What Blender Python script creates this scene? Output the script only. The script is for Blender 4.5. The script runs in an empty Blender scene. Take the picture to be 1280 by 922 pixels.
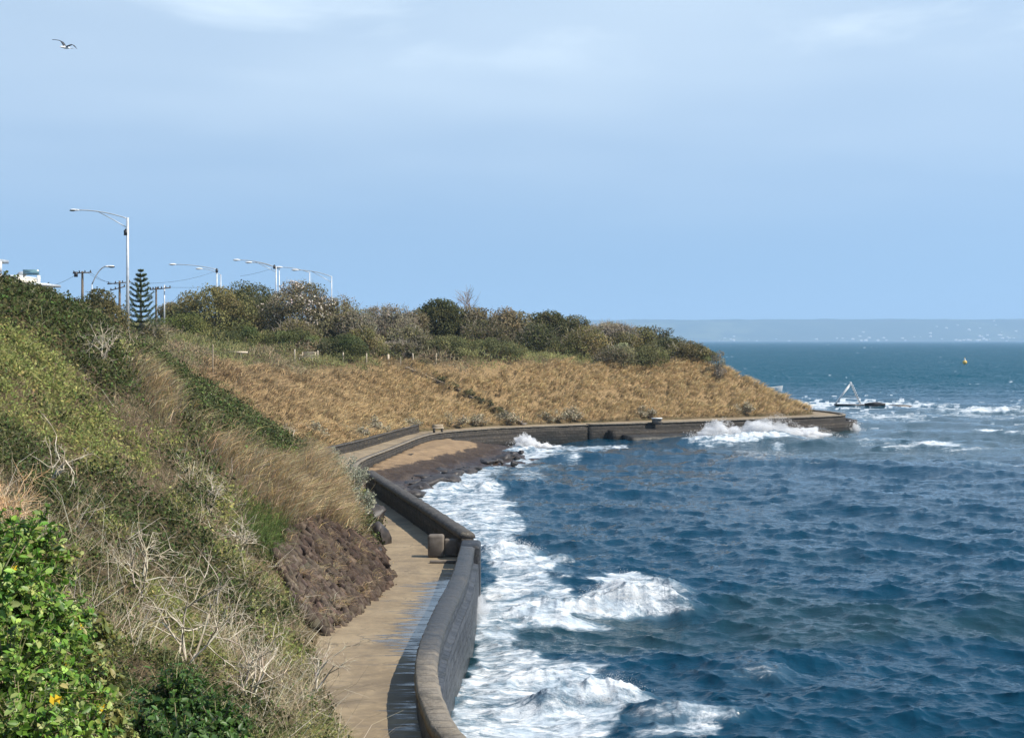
import bpy, math, random
import numpy as np
R = math.radians
rng = np.random.default_rng(7)
random.seed(7)
sc = bpy.context.scene
COL = sc.collection

# ------------------------------------------------------------------ camera, world, sun, exposure
F = 2000.0            # focal length in photograph pixels (1280 wide)
HC = 9.9              # eye height above the sea
HOR = 425.0           # row of the true horizon
cam = bpy.data.cameras.new('camera')
cam_o = bpy.data.objects.new('camera', cam)
COL.objects.link(cam_o)
cam.sensor_width = 36.0
cam.lens = 36.0 * F / 1280.0
cam.shift_y = -36.0 / 1280.0
cam.clip_start = 0.3
cam.clip_end = 60000
cam_o.location = (0, 0, HC)
cam_o.rotation_euler = (R(90), 0, 0)
sc.camera = cam_o

SUN_EL, SUN_AZ = R(50), R(104)      # azimuth clockwise from the view direction (+Y)
world = bpy.data.worlds.new('World')
sc.world = world
world.use_nodes = True
wn, wl = world.node_tree.nodes, world.node_tree.links
bg = wn['Background']
bg.inputs[1].default_value = 0.15
sky = wn.new('ShaderNodeTexSky')
sky.sky_type = 'NISHITA'
sky.sun_disc = False
sky.sun_elevation = SUN_EL
sky.sun_rotation = SUN_AZ
sky.altitude = 10
sky.air_density = 1.2
sky.dust_density = 0.3
sky.ozone_density = 2.5
tc = wn.new('ShaderNodeTexCoord')
sep = wn.new('ShaderNodeSeparateXYZ')
wl.new(tc.outputs['Generated'], sep.inputs[0])
# thin high cloud: noise in the plane of the cloud layer (x/z, y/z), thickening overhead
def wmath(op, a, b=None, c=None):
    n = wn.new('ShaderNodeMath'); n.operation = op
    for i, v in enumerate((a, b, c)):
        if v is None: continue
        if hasattr(v, 'links') or hasattr(v, 'is_linked'): wl.new(v, n.inputs[i])
        else: n.inputs[i].default_value = v
    return n.outputs[0]
zc = wmath('ADD', wmath('MAXIMUM', sep.outputs[2], 0.0), 0.07)
cu = wmath('DIVIDE', sep.outputs[0], zc)
cv = wmath('DIVIDE', sep.outputs[1], zc)
cmb = wn.new('ShaderNodeCombineXYZ')
wl.new(cu, cmb.inputs[0]); wl.new(cv, cmb.inputs[1])
cn = wn.new('ShaderNodeTexNoise')
cn.inputs['Scale'].default_value = 1.15
cn.inputs['Detail'].default_value = 7
cn.inputs['Roughness'].default_value = 0.52
cn.inputs['Distortion'].default_value = 0.35
wl.new(cmb.outputs[0], cn.inputs['Vector'])
cn2 = wn.new('ShaderNodeTexNoise')
cn2.inputs['Scale'].default_value = 0.42
cn2.inputs['Detail'].default_value = 3
wl.new(cmb.outputs[0], cn2.inputs['Vector'])
def ramp(v, lo, hi):
    n = wn.new('ShaderNodeMapRange'); n.interpolation_type = 'SMOOTHSTEP'
    n.inputs[1].default_value = lo; n.inputs[2].default_value = hi
    wl.new(v, n.inputs[0]); return n.outputs[0]
high = ramp(sep.outputs[2], 0.03, 0.17)
veil = wmath('MULTIPLY', high, ramp(cn2.outputs['Fac'], 0.12, 0.88))
wisp = wmath('MULTIPLY', ramp(sep.outputs[2], 0.145, 0.20), ramp(cn.outputs['Fac'], 0.47, 0.70))
clear = wmath('SUBTRACT', 1.0, wmath('MULTIPLY', ramp(sep.outputs[2], 0.20, 0.32), 0.9))     # blue again overhead
fac = wmath('MULTIPLY', clear, wmath('ADD', wmath('ADD', wmath('MULTIPLY', veil, 0.58), wmath('MULTIPLY', wisp, 0.6)), wmath('MULTIPLY', high, 0.30)))
# the sky texture is read from a little higher up, so that the blue reaches down to the horizon
sky_v = wn.new('ShaderNodeCombineXYZ')
wl.new(sep.outputs[0], sky_v.inputs[0]); wl.new(sep.outputs[1], sky_v.inputs[1])
wl.new(wmath('ADD', wmath('MULTIPLY', wmath('MAXIMUM', sep.outputs[2], 0.0), 0.85), 0.30), sky_v.inputs[2])
wl.new(sky_v.outputs[0], sky.inputs[0])
tint = wn.new('ShaderNodeMix'); tint.data_type = 'RGBA'; tint.blend_type = 'MULTIPLY'
tint.inputs[0].default_value = 1.0
tint.inputs[7].default_value = (SKY_TINT := (1.08, 1.07, .985, 1))
wl.new(sky.outputs[0], tint.inputs[6])
mixc = wn.new('ShaderNodeMix'); mixc.data_type = 'RGBA'
wl.new(fac, mixc.inputs[0])
wl.new(tint.outputs[2], mixc.inputs[6])
mixc.inputs[7].default_value = (3.9, 4.75, 5.6, 1)
wl.new(mixc.outputs[2], bg.inputs[0])

sun = bpy.data.lights.new('sun', 'SUN')
sun.energy = 4.9
sun.angle = R(0.6)
sun.color = (1.0, 0.93, 0.82)
sun_o = bpy.data.objects.new('sun', sun)
COL.objects.link(sun_o)
sun_o.location = (60, -20, 60)
sun_o.rotation_euler = (R(90) - SUN_EL, 0, -SUN_AZ + math.pi)
sc.view_settings.view_transform = 'Standard'
sc.view_settings.look = 'None'
sc.view_settings.gamma = 1
sc.view_settings.use_curve_mapping = False
sc.view_settings.exposure = 0.35
sc.render.engine = 'CYCLES'
sc.cycles.use_denoising = True
sc.cycles.max_bounces = 9
sc.cycles.diffuse_bounces = 4
sc.cycles.glossy_bounces = 2
sc.cycles.transmission_bounces = 2
sc.cycles.transparent_max_bounces = 32
sc.cycles.volume_bounces = 9
sc.cycles.caustics_reflective = False
sc.cycles.caustics_refractive = False

# ------------------------------------------------------------------ helpers
def at(px, py, d):
    """point at distance d along the view seen at pixel (px, py) of the photograph"""
    return np.array([(px - 640) / F * d, d, HC + (HOR - py) / F * d])
def onz(px, py, z=0.0):
    d = F * (HC - z) / (py - HOR)
    return np.array([(px - 640) / F * d, d, z])

def mesh_obj(name, V, faces, mat=None, parent=None, tint=None, uv=None, fl=None, smooth=False):
    """faces: list of (M,k) int arrays"""
    if not isinstance(faces, (list, tuple)): faces = [faces]
    faces = [np.asarray(f, dtype=np.int32) for f in faces if len(f)]
    V = np.asarray(V, dtype=np.float32)
    me = bpy.data.meshes.new(name)
    me.vertices.add(len(V)); me.vertices.foreach_set('co', V.ravel())
    li = np.concatenate([f.ravel() for f in faces])
    cnt = np.concatenate([np.full(len(f), f.shape[1], dtype=np.int32) for f in faces])
    st = np.concatenate([[0], np.cumsum(cnt)[:-1]]).astype(np.int32)
    me.loops.add(len(li)); me.loops.foreach_set('vertex_index', li)
    me.polygons.add(len(cnt)); me.polygons.foreach_set('loop_start', st)
    me.polygons.foreach_set('loop_total', cnt)
    if smooth: me.polygons.foreach_set('use_smooth', np.ones(len(cnt), dtype=bool))
    me.update(calc_edges=True)
    if tint is not None:
        t = np.ones((len(V), 4), dtype=np.float32); t[:, :3] = tint
        a = me.attributes.new('tint', 'FLOAT_COLOR', 'POINT'); a.data.foreach_set('color', t.ravel())
    if uv is not None:
        a = me.attributes.new('walluv', 'FLOAT_VECTOR', 'POINT')
        u = np.zeros((len(V), 3), dtype=np.float32); u[:, :2] = uv
        a.data.foreach_set('vector', u.ravel())
    if fl is not None:
        for k, v in fl.items():
            a = me.attributes.new(k, 'FLOAT', 'POINT'); a.data.foreach_set('value', np.asarray(v, dtype=np.float32))
    if mat: me.materials.append(mat)
    me.validate()
    o = bpy.data.objects.new(name, me)
    COL.objects.link(o)
    if parent: o.parent = parent
    return o

class MB:
    """collects simple solids into one mesh"""
    def __init__(s): s.V = []; s.Q = []; s.T = []; s.n = 0
    def add(s, v, q=(), t=()):
        v = np.asarray(v, float)
        if len(q): s.Q.append(np.asarray(q) + s.n)
        if len(t): s.T.append(np.asarray(t) + s.n)
        s.V.append(v); s.n += len(v)
    def box(s, c, size, rz=0.0, rx=0.0, bevel=0.0, ry=0.0):
        hx, hy, hz = [a / 2 for a in size]
        v = np.array([[x, y, z] for z in (-hz, hz) for x, y in ((-hx, -hy), (hx, -hy), (hx, hy), (-hx, hy))])
        if rx: v = v @ np.array([[1, 0, 0], [0, math.cos(rx), math.sin(rx)], [0, -math.sin(rx), math.cos(rx)]])
        if ry: v = v @ np.array([[math.cos(ry), 0, -math.sin(ry)], [0, 1, 0], [math.sin(ry), 0, math.cos(ry)]])
        if rz: v = v @ np.array([[math.cos(rz), math.sin(rz), 0], [-math.sin(rz), math.cos(rz), 0], [0, 0, 1]])
        s.add(v + np.asarray(c), [(0, 3, 2, 1), (4, 5, 6, 7), (0, 1, 5, 4), (1, 2, 6, 5), (2, 3, 7, 6), (3, 0, 4, 7)])
    def tube(s, pts, r, n=8, cap=True):
        pts = [np.asarray(p, float) for p in pts]
        rs = r if hasattr(r, '__len__') else [r] * len(pts)
        vs = []
        for i, p in enumerate(pts):
            t = pts[min(i + 1, len(pts) - 1)] - pts[max(i - 1, 0)]
            t = t / (np.linalg.norm(t) + 1e-9)
            a = np.cross(t, [0, 0, 1.0])
            if np.linalg.norm(a) < 0.05: a = np.cross(t, [0, 1.0, 0])
            a /= np.linalg.norm(a); b = np.cross(t, a)
            for k in range(n):
                an = 2 * math.pi * k / n
                vs.append(p + rs[i] * (math.cos(an) * a + math.sin(an) * b))
        q = [(i * n + k, i * n + (k + 1) % n, (i + 1) * n + (k + 1) % n, (i + 1) * n + k) for i in range(len(pts) - 1) for k in range(n)]
        t = []
        if cap:
            m = len(vs); vs.append(pts[0]); vs.append(pts[-1])
            t = [(m, (k + 1) % n, k) for k in range(n)] + [(m + 1, (len(pts) - 1) * n + k, (len(pts) - 1) * n + (k + 1) % n) for k in range(n)]
        s.add(vs, q, t)
    def ball(s, c, r, n=10, m=6):
        r = np.asarray(r if hasattr(r, '__len__') else (r, r, r), float)
        vs = [[0, 0, 1]]
        for i in range(1, m):
            th = math.pi * i / m
            vs += [[math.sin(th) * math.cos(2 * math.pi * k / n), math.sin(th) * math.sin(2 * math.pi * k / n), math.cos(th)] for k in range(n)]
        vs.append([0, 0, -1])
        q = [(1 + i * n + k, 1 + (i + 1) * n + k, 1 + (i + 1) * n + (k + 1) % n, 1 + i * n + (k + 1) % n) for i in range(m - 2) for k in range(n)]
        L = len(vs) - 1
        t = [(0, 1 + k, 1 + (k + 1) % n) for k in range(n)] + [(L, 1 + (m - 2) * n + (k + 1) % n, 1 + (m - 2) * n + k) for k in range(n)]
        s.add(np.asarray(vs) * r + np.asarray(c), q, t)
    def build(s, name, mat, parent=None, smooth=False):
        f = []
        if s.Q: f.append(np.concatenate(s.Q))
        if s.T: f.append(np.concatenate(s.T))
        V = np.concatenate(s.V)
        if parent is not None: V = V - np.array(parent.location)
        return mesh_obj(name, V, f, mat, parent, smooth=smooth)

def tag(o, label, cat, group=None, kind=None):
    if label: o['label'] = label
    if cat: o['category'] = cat
    if group: o['group'] = group
    if kind: o['kind'] = kind
    return o
def thing(name, label, cat, loc, group=None):
    o = bpy.data.objects.new(name, None)
    COL.objects.link(o); o.location = [float(a) for a in loc]
    o.empty_display_size = 0.3
    return tag(o, label, cat, group)
def dup(root, loc, label=None):
    r = root.copy(); COL.objects.link(r); r.location = [float(a) for a in loc]
    if label: r['label'] = label
    for ch in root.children:
        c = ch.copy(); COL.objects.link(c); c.parent = r
        for g in ch.children:
            d = g.copy(); COL.objects.link(d); d.parent = c
    return r

# ------------------------------------------------------------------ materials
class NT:
    def __init__(s, name):
        s.m = bpy.data.materials.new(name); s.m.use_nodes = True
        s.n, s.l = s.m.node_tree.nodes, s.m.node_tree.links
        s.b = s.n['Principled BSDF']
        s.out = s.n['Material Output']
    def node(s, t, **kw):
        n = s.n.new(t)
        for k, v in kw.items(): setattr(n, k, v)
        return n
    def put(s, v, sock):
        if hasattr(v, 'is_linked'): s.l.new(v, sock)
        else: sock.default_value = v
    def math(s, op, a, b=None, clamp=False):
        n = s.node('ShaderNodeMath', operation=op, use_clamp=clamp)
        s.put(a, n.inputs[0])
        if b is not None: s.put(b, n.inputs[1])
        return n.outputs[0]
    def rng(s, v, a, b, c=0.0, d=1.0, smooth=True):
        n = s.node('ShaderNodeMapRange')
        n.interpolation_type = 'SMOOTHSTEP' if smooth else 'LINEAR'
        s.put(v, n.inputs[0])
        for i, q in enumerate((a, b, c, d)): n.inputs[i + 1].default_value = q
        return n.outputs[0]
    def mix(s, f, a, b, blend='MIX'):
        n = s.node('ShaderNodeMix', data_type='RGBA', blend_type=blend)
        s.put(f, n.inputs[0]); s.put(a, n.inputs[6]); s.put(b, n.inputs[7])
        return n.outputs[2]
    def coord(s, scale=(1, 1, 1), attr=None, rot=(0, 0, 0)):
        if attr: c = s.node('ShaderNodeAttribute', attribute_name=attr).outputs['Vector']
        else: c = s.node('ShaderNodeNewGeometry').outputs['Position']
        m = s.node('ShaderNodeMapping')
        m.inputs['Scale'].default_value = scale
        m.inputs['Rotation'].default_value = rot
        s.l.new(c, m.inputs['Vector'])
        return m.outputs[0]
    def noise(s, vec, scale, detail=4, rough=0.55, dist=0.0):
        n = s.node('ShaderNodeTexNoise')
        s.l.new(vec, n.inputs['Vector'])
        n.inputs['Scale'].default_value = scale; n.inputs['Detail'].default_value = detail
        n.inputs['Roughness'].default_value = rough; n.inputs['Distortion'].default_value = dist
        return n.outputs['Fac']
    def bump(s, h, strength=0.5, dist=0.05, normal=None):
        n = s.node('ShaderNodeBump')
        n.inputs['Strength'].default_value = strength; n.inputs['Distance'].default_value = dist
        s.l.new(h, n.inputs['Height'])
        if normal is not None: s.l.new(normal, n.inputs['Normal'])
        s.l.new(n.outputs[0], s.b.inputs['Normal'])
        return n.outputs[0]
    def base(s, c, rough=0.7, spec=0.3):
        s.put(c, s.b.inputs['Base Color']); s.put(rough, s.b.inputs['Roughness'])
        s.put(spec, s.b.inputs['Specular IOR Level'])
        return s.m
def rgb(r, g, b): return (r, g, b, 1.0)

def plain(name, c, rough=0.5, spec=0.4, var=0.25, scale=3.0, metal=0.0):
    t = NT(name)
    n = t.noise(t.coord(), scale, 5)
    c2 = rgb(*[v * (1 - var) for v in c]); c1 = rgb(*[min(1, v * (1 + var * 0.5)) for v in c])
    t.base(t.mix(t.rng(n, 0.35, 0.65), c2, c1), rough, spec)
    t.b.inputs['Metallic'].default_value = metal
    return t.m
def foliage(name, rough=0.6, spec=0.25, transl=0.3, soft=0.0):
    """colour of each leaf or blade comes from its own 'tint'"""
    t = NT(name)
    a = t.node('ShaderNodeAttribute', attribute_name='tint').outputs['Color']
    t.base(a, rough, spec)
    tr = t.node('ShaderNodeBsdfTranslucent'); t.l.new(a, tr.inputs[0])
    if soft:      # fine stems scatter light as a mass: shading normal eased towards the open sky
        g_ = t.node('ShaderNodeNewGeometry'); v1 = t.node('ShaderNodeVectorMath', operation='SCALE'); t.l.new(g_.outputs['Normal'], v1.inputs[0]); v1.inputs['Scale'].default_value = 1 - soft
        v2 = t.node('ShaderNodeVectorMath', operation='ADD'); t.l.new(v1.outputs[0], v2.inputs[0]); v2.inputs[1].default_value = (.24 * soft, -.24 * soft, .93 * soft)
        v3 = t.node('ShaderNodeVectorMath', operation='NORMALIZE'); t.l.new(v2.outputs[0], v3.inputs[0]); t.l.new(v3.outputs[0], t.b.inputs['Normal'])
    mx = t.node('ShaderNodeMixShader'); mx.inputs[0].default_value = transl
    t.l.new(t.b.outputs[0], mx.inputs[1]); t.l.new(tr.outputs[0], mx.inputs[2])
    t.l.new(mx.outputs[0], t.out.inputs[0])
    return t.m
M = {}
M['leaf'] = foliage('leaf', 0.65, 0.12, 0.3, 0.3)
M['gloss_leaf'] = foliage('glossy_leaf', 0.42, 0.35, 0.35)
M['grass'] = foliage('grass_blade', 0.7, 0.1, 0.25, 0.6)
M['twig'] = foliage('dry_twig', 0.85, 0.1, 0.0, 0.35)
M['grey_metal'] = plain('galvanised_metal', (0.55, 0.57, 0.58), 0.45, 0.5, 0.15, 2, 0.3)
M['dark_metal'] = plain('dark_metal', (0.03, 0.03, 0.035), 0.5, 0.5, 0.3)
M['white_paint'] = plain('white_paint', (0.8, 0.79, 0.76), 0.5, 0.4, 0.15, 1.5)
M['cream'] = plain('cream_render', (0.72, 0.66, 0.55), 0.8, 0.2, 0.12, 1.0)
M['timber'] = plain('weathered_timber', (0.40, 0.32, 0.22), 0.8, 0.2, 0.35, 5)
M['pale_timber'] = plain('pale_timber', (0.55, 0.46, 0.34), 0.8, 0.2, 0.3, 4)
M['pole_wood'] = plain('pole_timber', (0.16, 0.13, 0.10), 0.9, 0.1, 0.3, 2)
M['bark'] = plain('bark', (0.20, 0.16, 0.12), 0.95, 0.1, 0.45, 3)
M['pale_bark'] = plain('pale_bark', (0.42, 0.37, 0.30), 0.95, 0.1, 0.35, 3)
M['glass'] = plain('dark_glass', (0.02, 0.025, 0.03), 0.08, 0.6, 0.2)
M['rock'] = plain('wet_rock', (0.045, 0.036, 0.03), 0.55, 0.5, 0.6, 2.5)
M['concrete'] = plain('grey_concrete', (0.17, 0.145, 0.12), 0.85, 0.2, 0.35, 2.0)

# ------------------------------------------------------------------ value noise for numpy
_perm = rng.random((256, 256))
def vnoise(x, y):
    x = np.asarray(x, float); y = np.asarray(y, float)
    xi = np.floor(x).astype(int); yi = np.floor(y).astype(int)
    fx = x - xi; fy = y - yi
    fx = fx * fx * (3 - 2 * fx); fy = fy * fy * (3 - 2 * fy)
    g = lambda a, b: _perm[a & 255, b & 255]
    return (g(xi, yi) * (1 - fx) + g(xi + 1, yi) * fx) * (1 - fy) + (g(xi, yi + 1) * (1 - fx) + g(xi + 1, yi + 1) * fx) * fy
def fbm(x, y, o=4):
    s = 0; a = 0.5; t = 0
    for i in range(o):
        s = s + a * vnoise(x * 2 ** i + 17.3 * i, y * 2 ** i + 5.1 * i); t += a; a *= 0.55
    return s / t
def inpoly(px, py, poly):
    px = np.asarray(px, float); py = np.asarray(py, float)
    r = np.zeros(px.shape, bool); n = len(poly)
    for i in range(n):
        x1, y1 = poly[i]; x2, y2 = poly[(i + 1) % n]
        if y1 == y2: continue
        c = ((y1 > py) != (y2 > py)) & (px < (x2 - x1) * (py - y1) / (y2 - y1) + x1)
        r ^= c
    return r
def polydist(px, py, line, closed=False):
    """distance to a polyline, with the parameter (index + fraction) of the nearest point"""
    d = np.full(np.shape(px), 1e9); par = np.zeros(np.shape(px))
    n = len(line)
    for i in range(n if closed else n - 1):
        ax, ay = line[i][:2]; bx, by = line[(i + 1) % n][:2]
        vx, vy = bx - ax, by - ay
        t = np.clip(((px - ax) * vx + (py - ay) * vy) / (vx * vx + vy * vy + 1e-12), 0, 1)
        dd = np.hypot(px - ax - t * vx, py - ay - t * vy)
        m = dd < d
        d = np.where(m, dd, d); par = np.where(m, i + t, par)
    return d, par
def smooth(a, lo, hi):
    t = np.clip((a - lo) / (hi - lo), 0, 1); return t * t * (3 - 2 * t)
def resample(pts, step):
    pts = np.asarray(pts, float)
    s = np.concatenate([[0], np.cumsum(np.linalg.norm(np.diff(pts[:, :2], axis=0), axis=1))])
    n = max(2, int(s[-1] / step) + 1)
    q = np.linspace(0, s[-1], n)
    return np.stack([np.interp(q, s, pts[:, k]) for k in range(pts.shape[1])], 1)
def chaikin(pts, it=2):
    p = np.asarray(pts, float)
    for _ in range(it):
        q = [p[0]]
        for a, b in zip(p[:-1], p[1:]): q += [0.75 * a + 0.25 * b, 0.25 * a + 0.75 * b]
        q.append(p[-1]); p = np.array(q)
    return p
# ------------------------------------------------------------------ terrain: coastal bank and headland, one sheet
FOOT = [(18, -25), (13, -10), (9, 0), (5.5, 9), (1.5, 19), (-1.5, 27.5), (-3.5, 34), (-4.7, 40), (-5.4, 45.4), (-4.5, 53), (-4.4, 57),
        (-5.2, 63), (-5.9, 73), (-7.6, 86), (-10.5, 95), (-14, 103), (-15.5, 110), (-13.5, 116), (-11.6, 124), (-10.2, 135.5), (-8.6, 146),
        (-3.4, 155), (4.5, 160.5), (12.6, 166), (21.2, 172), (28, 176), (33, 179.3), (34.5, 182), (33.4, 188), (28, 200), (12, 225),
        (-25, 260), (-120, 300), (-900, 420)]
FSLOPE = [.66, .66, .66, .66, .70, .74, .76, .76, .78, .80, .80, .78, .72, .66, .62, .58, .55, .52, .52, .52, .52,
          .52, .52, .53, .54, .56, .58, .58, .55, .5, .5, .5, .5, .5]
LAND = FOOT + [(-900, -200), (18, -200)]
def terr_raw(x, y):
    x = np.asarray(x, float); y = np.asarray(y, float)
    d, par = polydist(x, y, FOOT)
    ins = inpoly(x, y, LAND)
    s = np.interp(par, np.arange(len(FSLOPE)), FSLOPE)
    C = np.interp(y, [-20, 40, 78, 112, 130, 240], [11.3, 12.0, 11.9, 8.7, 8.3, 8.0])
    a = 1.45 + s * d
    b = C + 0.125 * np.maximum(0, d - (C - 1.45) / s)
    k = 0.7
    z = -k * np.log(np.exp(-a / k) + np.exp(-b / k))
    top = np.interp(y, [0, 80, 120, 170, 260], [13.6, 12.9, 11.4, 11.8, 11.0])
    z = -k * np.log(np.exp(-z / k) + np.exp(-top / k))
    z = z + (fbm(x * .11, y * .11, 3) - .5) * np.clip(d * .25, 0, 1.3) + (fbm(x * .5 + 9, y * .5, 3) - .5) * np.clip(d * .2, 0, .45)
    # the creeper-covered ridge of the near bank and the gully beside it
    return np.where(ins, np.maximum(z, 1.42), np.maximum(1.42 - 2.2 * d, -3.0))
gx = np.concatenate([np.arange(-900, -120, 40), np.arange(-120, -60, 3), np.arange(-60, 46, 0.5), np.arange(46, 80, 4), [80, 120]])
gy = np.concatenate([np.arange(-200, -30, 20), np.arange(-30, 230, 0.5), np.arange(230, 460, 10)])
GX, GY = np.meshgrid(gx, gy)
GZ = terr_raw(GX, GY)
for _ in range(3):
    b = GZ.copy()
    b[1:-1, 1:-1] = (GZ[1:-1, 1:-1] * 2 + GZ[:-2, 1:-1] + GZ[2:, 1:-1] + GZ[1:-1, :-2] + GZ[1:-1, 2:]) / 6
    core = GZ > 2.6
    GZ = np.where(core, b, GZ)
def terr(x, y):
    x = np.asarray(x, float); y = np.asarray(y, float)
    i = np.clip(np.searchsorted(gx, x) - 1, 0, len(gx) - 2); j = np.clip(np.searchsorted(gy, y) - 1, 0, len(gy) - 2)
    u = np.clip((x - gx[i]) / (gx[i + 1] - gx[i]), 0, 1); v = np.clip((y - gy[j]) / (gy[j + 1] - gy[j]), 0, 1)
    return (GZ[j, i] * (1 - u) + GZ[j, i + 1] * u) * (1 - v) + (GZ[j + 1, i] * (1 - u) + GZ[j + 1, i + 1] * u) * v
def tnormal(x, y):
    e = .6
    n = np.stack([terr(x - e, y) - terr(x + e, y), terr(x, y - e) - terr(x, y + e), np.full(np.shape(x), 2 * e)], -1)
    return n / np.linalg.norm(n, axis=-1, keepdims=True)
def hit(px, py, dmin=6, dmax=330, up=0.0):
    """where the view through a pixel meets the terrain"""
    d = np.arange(dmin, dmax, .1)
    p = np.stack([(px - 640) / F * d, d, HC + (HOR - py) / F * d], 1)
    m = np.nonzero(terr(p[:, 0], p[:, 1]) + up >= p[:, 2])[0]
    if not len(m): return None
    q = p[m[0]]; return np.array([q[0], q[1], float(terr(q[0], q[1]))])
def proj(x, y, z):
    return 640 + F * x / y, HOR - F * (z - HC) / y

t = NT('bank_soil')
c = t.coord()
n1 = t.noise(c, .35, 5); n2 = t.noise(c, 2.5, 6)
th_a = t.node('ShaderNodeAttribute', attribute_name='thatch').outputs['Fac']
t.base(t.mix(t.math('MULTIPLY', th_a, t.rng(n2, .25, .6, .6, 1)), t.mix(t.rng(n2, .3, .7), t.mix(t.rng(n1, .4, .6), rgb(.075, .055, .03), rgb(.04, .042, .018)), rgb(.12, .09, .05)), rgb(.27, .185, .095)), .95, .1)
t.bump(n2, .8, .15)
M['soil'] = t.m
dF0, _ = polydist(GX, GY, FOOT)
thatch = smooth(GY, 96, 108) * (1 - smooth(dF0, 10, 13)) * smooth(dF0, .3, 1)
nx, ny = len(gx), len(gy)
idx = np.arange(nx * ny).reshape(ny, nx)
q = np.stack([idx[:-1, :-1], idx[:-1, 1:], idx[1:, 1:], idx[1:, :-1]], -1).reshape(-1, 4)
tag(mesh_obj('terrain', np.stack([GX, GY, GZ], -1).reshape(-1, 3), q, M['soil'], smooth=True, fl={'thatch': thatch.ravel()}), None, None, kind='structure')

# ------------------------------------------------------------------ footpath, sea walls, beach
WALL1_IN = [(15, -6), (11.5, 3), (7.6, 12), (3.4, 20), (.45, 26.3), (-1.38, 30.4), (-1.82, 33), (-2.15, 35.9), (-2.28, 38.6), (-2.25, 42.1), (-2.11, 46.3), (-1.89, 51), (-1.85, 58.6)]
WALL2_IN = [(-1.95, 61.2), (-3.85, 70.2), (-5.7, 78.6), (-7.75, 87.8), (-8.3, 90.5)]
BAY = [(-8.6, 92), (-9.9, 101), (-10.6, 110), (-9.2, 123), (-7.6, 141), (-5.6, 146), (-1.4, 151.5), (3.5, 155), (7.5, 157.5)]
HEAD = [(7.5, 157.5), (14, 160.5), (21.5, 165.5), (30.2, 171.1), (35.6, 175.2), (37.6, 178.6), (36.8, 188), (30, 202)]
left = chaikin([(17, -20), (12, -10), (8, 0), (4.2, 9), (.3, 19), (-3.2, 27.5), (-5.4, 34), (-6.6, 40), (-7, 45.4), (-6, 53), (-6, 57), (-6.6, 63), (-7.3, 73), (-9, 86), (-12, 95), (-14.5, 103), (-15.5, 110), (-14.5, 116), (-12.6, 124), (-11.2, 135.5), (-9.6, 146.4), (-4, 156), (4, 161.7), (12, 167.2), (20.6, 173.2), (27.4, 177.2), (32, 180.2), (33.5, 182.6), (32.4, 188), (27, 199)], 2)
right = chaikin([(15.2, -20)] + [(a + .06, b) for a, b in WALL1_IN] + [(-1.8, 60)] + [(a + .06, b) for a, b in WALL2_IN] + [(a + .05, b) for a, b in BAY] + HEAD[1:], 1)
# pair the two edges row by row
def rows(poly, ts):
    s = np.concatenate([[0], np.cumsum(np.linalg.norm(np.diff(poly, axis=0), axis=1))]); s /= s[-1]
    return np.stack([np.interp(ts, s, poly[:, k]) for k in range(2)], 1)
key_l = [polydist(a[0], a[1], left)[1] for a in [(12, -10), (.3, 19), (-7, 45.4), (-6, 57), (-9, 86), (-14.5, 103), (-12.6, 124), (-9.6, 146.4), (4, 161.7), (20.6, 173.2), (33.3, 182.2), (27, 199)]]
key_r = [polydist(a[0], a[1], right)[1] for a in [(15, -6), (3.4, 20), (-2.1, 46), (-1.9, 58), (-7.4, 86), (-9.9, 101), (-9.2, 123), (-7.6, 141), (3.5, 155), (21.5, 165.5), (37.3, 178), (30, 202)]]
tt = np.linspace(0, len(key_l) - 1, 420)
il = np.interp(tt, range(len(key_l)), np.array(key_l, float)); ir = np.interp(tt, range(len(key_r)), np.array(key_r, float))
PL = np.stack([np.interp(il, range(len(left)), left[:, k]) for k in range(2)], 1)
PR = np.stack([np.interp(ir, range(len(right)), right[:, k]) for k in range(2)], 1)
W = 14
ws = np.linspace(0, 1, W)
P = PL[:, None, :] * (1 - ws)[None, :, None] + PR[:, None, :] * ws[None, :, None]
PZ = 1.5 + (fbm(P[..., 0] * .4, P[..., 1] * .4, 2) - .5) * .05
V = np.concatenate([P, PZ[..., None]], -1).reshape(-1, 3)
idx = np.arange(420 * W).reshape(420, W)
q = np.stack([idx[:-1, :-1], idx[:-1, 1:], idx[1:, 1:], idx[1:, :-1]], -1).reshape(-1, 4)
dwall, _ = polydist(V[:, 0], V[:, 1], WALL1_IN)
wet = np.exp(-(dwall / 1.5) ** 2) * smooth(V[:, 1], 40, 46) * (1 - smooth(V[:, 1], 55, 57.5))
wet2 = np.exp(-(dwall / .8) ** 2) * (V[:, 1] < 60) * .5
t = NT('footpath_asphalt')
c = t.coord(); n1 = t.noise(c, .5, 5); n2 = t.noise(c, 4, 6, .65); n3 = t.noise(c, 60, 3)
ns = t.noise(t.coord((.35, 1.6, 1)), 1.0, 5, .6, .6)
base = t.mix(t.rng(n1, .35, .65), rgb(.22, .165, .10), rgb(.32, .245, .15))
base = t.mix(t.rng(ns, .52, .72, 0, .7), base, rgb(.16, .125, .085))
base = t.mix(t.rng(n2, .45, .75, 0, .5), base, rgb(.40, .30, .18))
base = t.mix(t.rng(n3, .3, .7, 0, .25), base, rgb(.12, .10, .07))
vo = t.node('ShaderNodeTexVoronoi', feature='DISTANCE_TO_EDGE'); vo.inputs['Scale'].default_value = .55
wv = t.node('ShaderNodeVectorMath', operation='ADD'); nzc = t.node('ShaderNodeTexNoise'); nzc.inputs['Scale'].default_value = 1.3; nzc.inputs['Detail'].default_value = 5; t.l.new(c, nzc.inputs['Vector'])
t.l.new(c, wv.inputs[0]); t.l.new(nzc.outputs['Color'], wv.inputs[1]); t.l.new(wv.outputs[0], vo.inputs['Vector'])
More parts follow.
